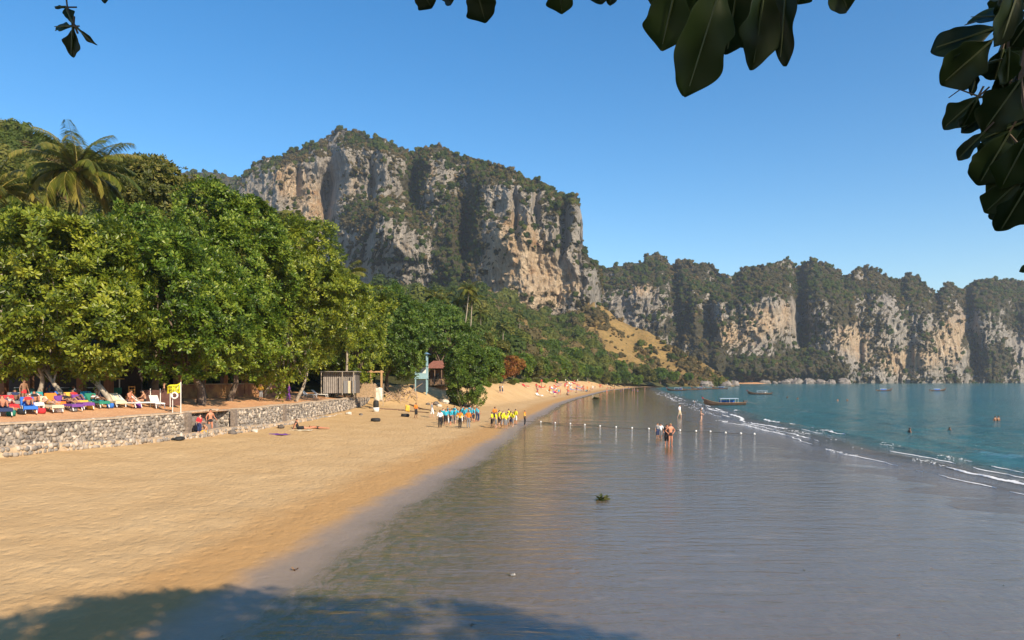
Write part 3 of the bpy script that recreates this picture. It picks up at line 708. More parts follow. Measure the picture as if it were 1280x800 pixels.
def build_wall():
    rng = random.Random(3)
    root = empty('sea_wall', (-25.9, 37.4, 1.2)); root.location = (0, 0, 0)
    tag(root, 'long low rubble stone sea wall holding up the sand terrace', 'wall')
    mort = mat('wall_mortar', (0.27, 0.235, 0.20), 0.95, 0.4, 5, 0.6)
    path = wall_path(); ret = [path[-1], (-24, 107.2), (-29, 108)]
    zb = lambda x, y: float(beach_z(x, y)) - 0.3
    top = lambda x, y: 2.66 + 0.03 * math.sin(y * 0.7)
    strip_wall(path, zb, top, 0.55, 'wall_core', mort, root)
    strip_wall(ret, lambda x, y: 0.3, lambda x, y: 2.64, 0.5, 'end_return', mort, root)
    V, Q, T = stones_on(path, lambda x, y: float(beach_z(x, y)) + 0.05, lambda x, y: top(x, y) - 0.02, 0.02, rng, 0.23)
    st = obj('stones', mesh_np('stones', V, Q, STONE.m, False, {'tint': ('FACE', T)}), root); st['kind'] = 'stuff'
    cop = MB()
    for a, b in zip(path[::2], path[2::2]):
        if (Vector(a) - Vector(b)).length > 1.3: continue
        c = (Vector(a) + Vector(b)) / 2; t = Vector(b) - Vector(a); n = Vector((t.y, -t.x)).normalized()
        c = c - n * 0.24
        cop.box((c.x, c.y, 2.69 + 0.03 * math.sin(c.y * 0.7) + rng.uniform(-.015, .015)), (0.64, t.length * 0.985, 0.09), math.atan2(t.y, t.x) - math.pi / 2)
    cop.build('coping', mat('coping_cement', (0.46, 0.36, 0.26), 0.95, 0.25, 4, 0.3), root)
    for y in (50.7, 56.3, 66.4, 97.2):
        MB().box((float(x_wall(y)) + 0.07, y, 1.85), (0.34, 0.55, 1.72)).build('pier', mat('pier_stone', (0.20, 0.16, 0.13), 0.95, 0.4, 6, 0.5), root)
    # lower footing ledge in front
    fp = [(x + 0.95 + 0.12 * math.sin(y * 0.9), y) for x, y in ((float(x_wall(yy)), yy) for yy in np.arange(12, 84.1, 0.5)) if True]
    fz = lambda x, y: float(beach_z(x, y)) + 0.34 + 0.10 * math.sin(y * 0.37) - 0.42 * float(smooth(60, 83, y))
    strip_wall(fp, zb, fz, 0.95, 'footing', mat('footing_sandy', (0.50, 0.37, 0.24), 0.95, 0.3, 3, 0.4), root)
    V, Q, T = stones_on(fp, lambda x, y: float(beach_z(x, y)) - 0.05, fz, 0.0, rng, 0.24)
    st = obj('footing_stones', mesh_np('footing_stones', V, Q, STONE.m, False, {'tint': ('FACE', np.clip(T * 0.8 + 0.2, 0, 1))}), root); st['kind'] = 'stuff'
    for k in range(4):
        MB().box((float(x_wall(53.5)) - 0.15 - 0.28 * k, 53.4, 1.25 + 0.32 * k), (0.5, 3.4, 0.36)).build('step', mat('step_stone', (0.24, 0.20, 0.17), 0.95, 0.4, 5, 0.4), root)
build_wall()

# ------------------------------------------------------------------ broadleaf trees
BARK = mat('bark', (0.135, 0.10, 0.075), 0.95, 0.45, 3.0, 0.8)
BARK_PALE = mat('pale_bark', (0.33, 0.28, 0.22), 0.9, 0.35, 4.0, 0.6)
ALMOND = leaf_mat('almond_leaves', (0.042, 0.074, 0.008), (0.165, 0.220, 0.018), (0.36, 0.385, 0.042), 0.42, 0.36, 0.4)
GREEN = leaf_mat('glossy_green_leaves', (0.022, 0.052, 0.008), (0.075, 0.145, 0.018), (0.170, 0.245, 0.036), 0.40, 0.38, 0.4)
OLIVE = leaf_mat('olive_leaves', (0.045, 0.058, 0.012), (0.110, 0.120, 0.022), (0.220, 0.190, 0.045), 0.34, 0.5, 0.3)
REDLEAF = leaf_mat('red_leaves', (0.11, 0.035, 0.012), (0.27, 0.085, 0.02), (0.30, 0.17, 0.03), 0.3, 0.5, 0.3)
def lobes_for(rng, R, Rz, n):
    L = []
    for i in range(n):
        a = rng.uniform(0, 6.283); zz = rng.uniform(-0.75, 0.85); q = math.sqrt(max(0, 1 - zz * zz)) * rng.uniform(0.45, 0.72)
        s = rng.uniform(0.24, 0.50)
        L.append((math.cos(a) * q * R, math.sin(a) * q * R, zz * Rz * 0.66, s * R, s * Rz * 0.95))
    L.append((0, 0, 0, R * 0.62, Rz * 0.62))
    return np.array(L)
def crown_mesh(name, seed, R, Rz, m, n_ros=4200, leaf=0.34, k=7, nl=16, width=0.5, lobes=None, gap=-0.26):
    r = np.random.default_rng(seed)
    L = lobes if lobes is not None else lobes_for(r, R, Rz, nl)
    area = L[:, 3] ** 1.7; li = r.choice(len(L), n_ros * 3, p=area / area.sum())
    d = r.normal(size=(n_ros * 3, 3)); d /= np.linalg.norm(d, axis=1)[:, None]
    flip = (d[:, 2] < -0.35) & (r.uniform(size=len(d)) < 0.55); d[flip, 2] *= -1
    rad = np.where(r.uniform(size=len(d)) < 0.80, r.uniform(0.86, 1.07, len(d)), r.uniform(0.45, 0.86, len(d)))
    sc = np.stack([L[li, 3], L[li, 3], L[li, 4]], 1)
    P = L[li, :3] + d * sc * rad[:, None]
    inside = np.zeros(len(P), bool)
    for q in L:
        e = ((P - q[:3]) / np.array([q[3], q[3], q[4]])); inside |= (e * e).sum(1) < 0.52
    inside |= fbm(P[:, 0] * 0.42, P[:, 1] * 0.42, P[:, 2] * 0.42 + seed, 2) < gap
    P, d, rad = P[~inside][:n_ros], d[~inside][:n_ros], rad[~inside][:n_ros]
    n = len(P)
    P = P + 0.17 * R * np.stack([fbm(P[:, 0] * .5, P[:, 1] * .5, P[:, 2] * .5 + o, 2) for o in (0, 9, 18)], 1)
    ax = d * 0.8 + np.array([0.0, 0.0, 0.45]) + r.normal(size=(n, 3)) * 0.35; ax /= np.linalg.norm(ax, axis=1)[:, None]
    # k leaves to each twig end
    A = np.repeat(ax, k, 0); PP = np.repeat(P, k, 0); N = n * k
    rv = r.normal(size=(n, 3)); u = np.cross(ax, rv); u /= np.linalg.norm(u, axis=1)[:, None]; v = np.cross(ax, u)
    ang = np.tile(np.arange(k) * 2.399, n) + np.repeat(r.uniform(0, 6.28, n), k)
    U, Vv = np.repeat(u, k, 0), np.repeat(v, k, 0)
    rd = U * np.cos(ang)[:, None] + Vv * np.sin(ang)[:, None]
    tl = r.uniform(-0.25, 0.85, N)[:, None]
    D = rd * np.cos(tl) + A * np.sin(tl); S = np.cross(A, rd); Nn = np.cross(S, D)
    ln = (leaf * r.uniform(0.65, 1.25, N))[:, None]; wd = ln * width * 0.5
    off = PP + D * 0.04 + A * (np.tile(np.arange(k), n)[:, None] * 0.02)
    b = off; mid = off + D * ln * 0.6; tip = off + D * ln - Nn * ln * 0.12
    V = np.stack([b, mid + S * wd + Nn * wd * 0.35, tip, mid - S * wd + Nn * wd * 0.35], 1).reshape(-1, 3)
    i4 = np.arange(N) * 4
    Fq = np.stack([np.stack([i4, i4 + 1, i4 + 2], 1), np.stack([i4, i4 + 2, i4 + 3], 1)], 1).reshape(-1, 3)
    T = np.clip(np.repeat(0.5 + 0.22 * r.normal(size=n) + 0.35 * fbm(P[:, 0] * 0.35, P[:, 1] * 0.35, P[:, 2] * 0.35, 2), k) + 0.16 * r.normal(size=N), 0, 1)
    return mesh_np(name, V, Fq, m, False, {'tint': ('FACE', np.repeat(T, 2))}), L
def limb(a, b, rng, sag=0.12, n=6):
    a, b = Vector(a), Vector(b); L = (b - a).length; out = []
    j = Vector((rng.uniform(-1, 1), rng.uniform(-1, 1), rng.uniform(-.3, .8))) * L * sag
    for i in range(n):
        t = i / (n - 1); out.append(a.lerp(b, t) + j * math.sin(math.pi * t) + Vector((rng.uniform(-1, 1), rng.uniform(-1, 1), rng.uniform(-1, 1))) * L * 0.015)
    return out
def broad_tree(name, label, base, crown_c, R, Rz, m, seed, stems=((0, 0),), n_ros=4200, leaf=0.34, bark=BARK, group=None, r0=0.24, k=7, nl=16, cat='tree', width=0.5):
    rng = random.Random(seed); base = Vector(base); c = Vector(crown_c) - base
    root = empty(name, base); tag(root, label, cat, group)
    me, L = crown_mesh('crown', seed, R, Rz, m, n_ros, leaf, k, nl, width)
    obj('crown', me, root, loc=c)
    lows = sorted(range(len(L)), key=lambda i: L[i][2])
    for si, (sx, sy) in enumerate(stems):
        mb = MB(); p0 = Vector((sx, sy, -0.3))
        fork = Vector((sx * 0.4, sy * 0.4, 0)).lerp(c, 0.55) + Vector((rng.uniform(-.8, .8), rng.uniform(-.8, .8), -0.15 * Rz))
        pts = limb(p0, fork, rng, 0.16, 8); mb.tube(pts, [r0 * (1.25 - 0.75 * i / 7) for i in range(8)], 8)
        for i in range(si, len(L) - 1, len(stems)):
            tgt = c + Vector(L[i][:3]) * 0.9
            q = pts[rng.randint(4, 7)]
            mb.tube(limb(q, tgt, rng, 0.14, 6), [r0 * 0.42 * (1 - 0.8 * j / 5) for j in range(6)], 5)
        mb.build('trunk', bark, root, True)
    return root
def tree_at(px, py_top, py_bot, d, w_px, ground_py=None, **k):
    """crown box in the photo at a distance -> crown centre and radii in metres"""
    cy = (py_top + py_bot) / 2; c = at(px, cy, d); R = w_px / 2 / F * d; Rz = (py_bot - py_top) / 2 / F * d
    return c, R, Rz
def near_trees():
    def T(name, label, px, y0, y1, d, wpx, basepx, m, seed, **k):
        c, R, Rz = tree_at(px, y0, y1, d, wpx)
        bx = (basepx - CX) / F * d; z = float(terrace_z(bx, d)) if d < 104 else float(hill_z(bx, d))
        return broad_tree(name, label, (bx, d, z), c, R, Rz, m, seed, **k)
    T('almond_tree', 'broad yellow-green almond tree shading the sun loungers beside the brick columns', 55, 244, 500, 50, 252, 35, ALMOND, 101, stems=((0, 0), (3.0, .5), (5.2, 1.0)), n_ros=8200, leaf=0.34, bark=BARK_PALE, r0=0.17)
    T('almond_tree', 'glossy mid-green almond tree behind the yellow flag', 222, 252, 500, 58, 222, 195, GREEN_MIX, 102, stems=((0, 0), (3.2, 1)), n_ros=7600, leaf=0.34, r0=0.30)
    T('almond_tree', 'tall bright almond tree with a pointed top between the flag and the huts', 282, 230, 494, 66, 192, 285, GREEN_MIX, 103, stems=((0, 0), (-2.4, 1)), n_ros=8200, leaf=0.34, r0=0.26)
    T('almond_tree', 'yellow-green almond tree spreading over the grey corrugated hut', 382, 280, 498, 76, 198, 368, ALMOND, 104, stems=((0, 0), (-2.0, .6), (-3.4, 0)), n_ros=8200, leaf=0.34, bark=BARK_PALE, r0=0.17)
    T('almond_tree', 'small yellow-green almond tree beside the bamboo fence', 448, 340, 492, 97, 104, 437, ALMOND, 105, n_ros=3000, leaf=0.40, r0=0.16)
    T('fig_tree', 'dense dark green tree standing left of the pale blue hut', 488, 330, 485, 110, 106, 486, GREEN, 106, n_ros=5200, leaf=0.40, r0=0.3)
    T('fig_tree', 'dark green tree arching above the house with the red-brown roof', 545, 374, 450, 136, 112, 556, GREEN, 107, n_ros=3600, leaf=0.46, r0=0.28)
    T('fig_tree', 'low dark green bush tree hanging down to the sand beside the red-brown roof', 583, 418, 520, 114, 54, 582, GREEN, 108, n_ros=2600, leaf=0.36, r0=0.14)
    T('almond_tree', 'dark almond tree in the shade behind the brick columns', -40, 300, 490, 68, 200, -30, GREEN, 109, n_ros=3600, leaf=0.42, r0=0.3)
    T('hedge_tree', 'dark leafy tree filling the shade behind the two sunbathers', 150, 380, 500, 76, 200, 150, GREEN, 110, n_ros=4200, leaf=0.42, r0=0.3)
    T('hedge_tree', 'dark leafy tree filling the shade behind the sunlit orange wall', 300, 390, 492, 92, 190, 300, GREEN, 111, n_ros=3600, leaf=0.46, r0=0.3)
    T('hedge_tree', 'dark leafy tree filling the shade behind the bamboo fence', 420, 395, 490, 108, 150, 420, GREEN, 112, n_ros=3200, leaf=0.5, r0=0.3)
    T('almond_tree', 'light green almond tree rising behind the leaning coconut palm', 190, 205, 330, 84, 180, 190, OLIVE, 113, n_ros=4600, leaf=0.46, r0=0.3)
    T('almond_tree', 'olive green tree overlooking the terrace from the hill foot', 335, 258, 400, 92, 120, 330, OLIVE, 114, n_ros=3600, leaf=0.5, r0=0.3)
GREEN_MIX = leaf_mat('almond_leaves_green', (0.028, 0.062, 0.007), (0.105, 0.185, 0.016), (0.27, 0.335, 0.038), 0.42, 0.36, 0.4)
near_trees()

# trees lining the back of the beach: four crowns, copied and tinted by kind
def shore_trees():
    kinds = []
    for i, (m, lf, nm) in enumerate(((GREEN_MIX, 0.62, 'mid'), (OLIVE, 0.6, 'olive'), (REDLEAF, 0.55, 'red'), (GREEN, 0.62, 'dark'))):
        rng = random.Random(300 + i)
        me, L = crown_mesh('crown', 310 + i, 4.4, 3.6, m, 1500, lf, 6, 12)
        mb = MB(); pts = limb((0, 0, -0.4), (0.3, 0.2, 4.2), rng, 0.12, 6); mb.tube(pts, [0.26, .22, .2, .17, .14, .1], 6)
        for q in L[:8]: mb.tube(limb(pts[rng.randint(3, 5)], Vector(q[:3]) * 0.85 + Vector((0, 0, 5.2)), rng, 0.1, 4), [.09, .07, .05, .02], 4)
        kinds.append((me, mb.mesh('trunk', BARK, True)))
    rng = random.Random(9)
    names = ['leafy mid-green tree at the back of the beach', 'olive green bushy tree at the back of the beach', 'red-leaved almond tree at the back of the beach', 'dark green tree at the back of the beach']
    spots = [(600, 140, 3, 1.0), (612, 165, 0, .9), (628, 178, 2, .85), (640, 200, 2, .8), (652, 218, 0, .95), (618, 200, 1, 1.1), (664, 236, 1, 1.0), (676, 262, 0, 1.0), (688, 285, 1, .9), (694, 300, 0, 1.1), (703, 325, 0, 1.0), (712, 345, 1, 1.0), (722, 360, 0, 1.05), (733, 380, 3, 1.0), (744, 398, 0, 1.1), (756, 412, 1, 1.0), (768, 425, 0, 1.0), (782, 440, 3, 1.1), (796, 452, 0, 1.0), (812, 465, 1, 1.1), (826, 478, 3, 1.2), (842, 490, 0, 1.0), (860, 503, 3, .9), (590, 168, 1, 1.15), (605, 195, 0, 1.2), (635, 235, 3, 1.2), (660, 275, 0, 1.3), (685, 330, 3, 1.2), (715, 390, 0, 1.3), (748, 440, 3, 1.3), (570, 150, 0, 1.1), (555, 160, 3, 1.2), (530, 150, 0, 1.2), (800, 480, 1, 1.4), (775, 462, 0, 1.3), (642, 212, 1, .8)]
    for px, d, k, s in spots:
        x = (px - CX) / F * d
        z = max(float(hill_z(x, d)), 2.5 if d > 460 else float(beach_z(x, d))) if d < 520 else float(hill_z(x, d))
        r = empty('shore_tree', (x, d, z - 0.15), rng.uniform(0, 6.28), s * rng.uniform(.92, 1.08)); tag(r, names[k], 'tree', 'trees along the back of the beach: ' + ('mid-green', 'olive', 'red', 'dark')[k])
        obj('crown', kinds[k][0], r, loc=(0.2, 0.1, 4.6)); obj('trunk', kinds[k][1], r)
shore_trees()
def low_shrubs():
    me, _ = crown_mesh('foliage', 350, 1.3, 0.9, OLIVE, 420, 0.34, 6, 9); me2, _ = crown_mesh('foliage', 351, 1.3, 0.9, GREEN_MIX, 420, 0.34, 6, 9)
    rng = random.Random(15)
    for i in range(26):
        d = 128 + 330 * (i / 26) ** 1.25; x = float(x_back(d)) + rng.uniform(-1.5, 2.0); s = rng.uniform(.6, 1.5); r = empty('low_shrub', (x, d, float(beach_z(x, d)) - .1), rng.uniform(0, 6), s)
        tag(r, 'low shrub growing on the dune at the back of the beach', 'shrub', 'low shrubs on the dune'); obj('foliage', (me, me2)[i % 2], r, loc=(0, 0, .6))
        MB().tube([(0, 0, -.3), (.05, 0, .3), (.1, .05, .8)], [.08, .06, .03], 5).build('stem', BARK, r)
low_shrubs()

# ------------------------------------------------------------------ coconut palms
FROND = leaf_mat('palm_leaflets', (0.05, 0.075, 0.012), (0.13, 0.145, 0.022), (0.27, 0.22, 0.05), 0.3, 0.4, 0.4)
def frond(r, az, el, length, bend, wind=(0, 0), nleaf=46, lw=0.055, ll=0.75):
    p = np.zeros(3); pts = [p.copy()]; e = el; n = 16; a = az
    for i in range(n):
        d = np.array([math.cos(a) * math.cos(e), math.sin(a) * math.cos(e), math.sin(e)])
        d = d + np.array([wind[0], wind[1], 0]) * (i / n) ** 1.2 * 0.9; d /= np.linalg.norm(d)
        p = p + d * length / n; pts.append(p.copy()); e -= bend / n * (0.5 + i / n)
    pts = np.array(pts); V, Fq, T = [], [], []
    tt = np.clip(0.5 + 0.25 * r.normal(), 0, 1)
    for i in range(nleaf):
        t = 0.12 + 0.88 * i / (nleaf - 1); f = t * n; j = min(int(f), n - 1); q = pts[j] + (pts[j + 1] - pts[j]) * (f - j)
        tang = pts[j + 1] - pts[j]; tang /= np.linalg.norm(tang); side = np.cross(tang, [0, 0, 1.0]); side /= np.linalg.norm(side) + 1e-6
        for sg in (-1, 1):
            l = ll * (0.45 + 0.75 * math.sin(math.pi * min(1, 0.15 + t * 0.8))) * r.uniform(.8, 1.15)
            dr = side * sg * 0.75 + tang * 0.62 + np.array([wind[0] * .6, wind[1] * .6, -0.30 - 0.25 * r.random()]); dr /= np.linalg.norm(dr)
            w_ = np.cross(dr, [0, 0, 1.0]); w_ /= np.linalg.norm(w_) + 1e-6; b = len(V)
            m_ = q + dr * l * 0.5; tp = q + dr * l + np.array([0, 0, -0.28 * l])
            V += [q - w_ * lw * .5, q + w_ * lw * .5, m_ + w_ * lw, tp, m_ - w_ * lw]; Fq += [(b, b + 1, b + 2), (b, b + 2, b + 4), (b + 4, b + 2, b + 3)]; T += [np.clip(tt + 0.18 * r.normal(), 0, 1)] * 3
    return np.array(V), np.array(Fq), np.array(T), pts
def palm_crown(seed, n, length, wind, parent, nleaf=46, ll=0.75, sep=True, lw=0.055):
    r = np.random.default_rng(seed); Vs, Fs, Ts, b = [], [], [], 0; rb = MB()
    for i in range(n):
        az = i * 2.399 + r.uniform(-.2, .2); el = math.radians(80 - 105 * i / n + r.uniform(-8, 8))
        V, Fq, T, pts = frond(r, az, el, length * r.uniform(.85, 1.1), 1.0 + 1.1 * i / n + 0.4 * r.random(), wind, nleaf, ll=ll, lw=lw)
        rbm = MB(); rbm.tube(pts[::2], [0.045, .04, .035, .03, .024, .018, .013, .009, .006], 4)
        if sep:
            o = obj('frond', mesh_np('frond', V, Fq, FROND, False, {'tint': ('FACE', T)}), parent); rbm.build('rib', RIB, o)
            o.location = parent['top']; 
        else:
            Vs.append(V); Fs.append(Fq + b); Ts.append(T); b += len(V)
            rv = np.array(rbm.v); rf = np.array([f if len(f) == 4 else f for f in rbm.f if len(f) == 4])
            Vs.append(rv); Fs.append(np.concatenate([rf[:, :3], rf[:, [0, 2, 3]]]) + b); Ts.append(np.full(len(rf) * 2, 0.9)); b += len(rv)
    if not sep: return mesh_np('crown', np.concatenate(Vs), np.concatenate(Fs), FROND, False, {'tint': ('FACE', np.concatenate(Ts))})
RIB = mat('palm_rib', (0.34, 0.27, 0.07), 0.6, 0.2)
PTRUNK = mat('palm_trunk', (0.30, 0.25, 0.19), 0.95, 0.35, 5, 0.5)
def big_palm(px, py, d, basepx, label, seed, n=22, length=4.6, wind=(0.55, -0.1)):
    top = at(px, py, d); bx = (basepx - CX) / F * d; z = float(hill_z(bx, d)) if d > 75 else float(terrace_z(bx, d))
    root = empty('coconut_palm', (bx, d, z)); tag(root, label, 'palm tree')
    tp = top - Vector((bx, d, z)); root['top'] = tuple(tp)
    pts = [Vector((0, 0, -0.3)).lerp(tp, i / 9) + Vector((math.sin(i / 9 * math.pi) * 0.7, 0, 0)) for i in range(10)]
    MB().tube(pts, [0.24, .19, .17, .16, .15, .14, .14, .13, .13, .15], 9).build('trunk', PTRUNK, root, True)
    palm_crown(seed, n, length, wind, root, 60, 1.05, True, 0.045)
    nut = mat('coconut', (0.40, 0.17, 0.03), 0.5, 0.3)
    for i in range(7):
        a = i * 0.9; MB().lathe([(0.01, -.16), (.09, -.12), (.13, 0), (.09, .12), (.01, .16)], tp + Vector((math.cos(a) * .3, math.sin(a) * .3, -0.28 - 0.05 * (i % 3))), 8).build('coconut', nut, root, True)
    del root['top']
big_palm(97, 216, 62, 88, 'tall windblown coconut palm with orange nuts above the almond trees', 401, 34, 5.4, (0.40, -0.25))
big_palm(133, 210, 92, 130, 'smaller coconut palm with upright fronds behind the windblown palm', 402, 18, 4.2, (0.2, 0))
big_palm(-4, 240, 62, -14, 'coconut palm at the edge of the terrace beyond the brick columns', 403, 18, 5.0, (0.3, 0))
big_palm(428, 352, 92, 426, 'coconut palm with upright fronds in front of the big cliff', 404, 16, 3.9, (0.1, 0))
big_palm(452, 395, 99, 436, 'short coconut palm drooping among the yellow-green almond trees', 405, 14, 4.6, (0.0, 0))
def far_palms():
    cm = [palm_crown(420 + i, 15, 3.0, (0.25 - .2 * i, 0), None, 20, 0.8, False, 0.09) for i in range(2)]
    for px, py, bpx, bpy_, d in ((543, 372, 538, 432, 165), (552, 376, 546, 436, 160), (574, 378, 575, 430, 170), (586, 362, 568, 428, 165), (590, 374, 582, 428, 168), (601, 392, 600, 420, 190), (629, 410, 627, 440, 215), (545, 400, 548, 440, 150), (668, 430, 669, 452, 290), (688, 440, 690, 460, 330), (650, 396, 649, 425, 330)):
        top = at(px, py, d); b = at(bpx, bpy_, d); z = min(float(hill_z(b.x, d)), b.z)
        r = empty('slender_palm', (b.x, d, z)); tag(r, 'slender bare-stemmed coconut palm rising behind the beach trees', 'palm tree', 'slender palms behind the beach trees')
        tp = top - Vector((b.x, d, z)); pts = [Vector((0, 0, -0.2)).lerp(tp, i / 7) + Vector((math.sin(i / 7 * math.pi) * (tp.x * 0.18), 0, 0)) for i in range(8)]
        MB().tube(pts, [0.2, .17, .15, .14, .13, .13, .12, .13], 6).build('trunk', PTRUNK, r, True)
        obj('crown', cm[int(px) % 2], r, loc=tp, rot=(0, 0, px * 1.3), scale=0.9 + 0.012 * (px % 17))
far_palms()

# ------------------------------------------------------------------ tree over the camera, on the bank behind
def bank():
    us = np.linspace(-40, 30, 36); vs = np.linspace(-45, -0.5, 24); X, Y = np.meshgrid(us, vs, indexing='ij')
    Z = 3.3 - 3.6 * smooth(-3.2, -0.5, Y) + 0.12 * fbm(X * .2, Y * .2, 3, 3)
    Z = np.where(X > 16, Z - 4.5 * smooth(16, 26, X), Z)
    tag(obj('bank', mesh_np('bank', np.stack([X, Y, Z], -1).reshape(-1, 3), grid_faces(*X.shape), terrace_sand(), True)), kind='structure')
bank()
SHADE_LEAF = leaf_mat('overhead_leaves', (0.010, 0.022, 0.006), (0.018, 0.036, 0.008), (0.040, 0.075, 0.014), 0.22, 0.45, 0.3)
def leaf_shape(L, W, seed, fold=0.25, droop=0.15):
    """one big almond leaf along +Y, wavy rim, raised sides, blunt tip"""
    r = random.Random(seed); n = 15; V = []; Fq = []; ph = r.uniform(0, 6.28)
    for i in range(n):
        t = i / (n - 1); w_ = max(W * 0.5 * max(0.0, math.sin(math.pi * t ** 1.35)) ** 0.72 * (1 + 0.12 * math.sin(t * 11 + ph)), W * 0.03)
        for j, sx in enumerate((-1, -0.5, 0, 0.5, 1)):
            wob = 1 + (0.12 * math.sin(t * 17 + ph * 2 + sx) + r.uniform(-.09, .05) if abs(sx) == 1 else 0)
            V.append((sx * w_ * wob, t * L, abs(sx) * w_ * fold - droop * L * t * t + 0.02 * L * math.sin(t * 9 + sx * 2 + ph)))
    for i in range(n - 1):
        for j in range(4): Fq.append((i * 5 + j, i * 5 + j + 1, (i + 1) * 5 + j + 1, (i + 1) * 5 + j))
    a = np.array(V); top = len(V)
    V += [(x, y, z - 0.004) for x, y, z in V]; m = list(Fq)
    Fq += [tuple(reversed([q + top for q in f])) for f in m]
    rim = [i * 5 for i in range(n)] + [(n - 1) * 5 + j for j in range(1, 5)] + [i * 5 + 4 for i in range(n - 2, -1, -1)] + [j for j in range(3, 0, -1)]
    for p_, q_ in zip(rim, rim[1:] + rim[:1]): Fq.append((p_, q_, q_ + top, p_ + top))
    return np.array(V), Fq
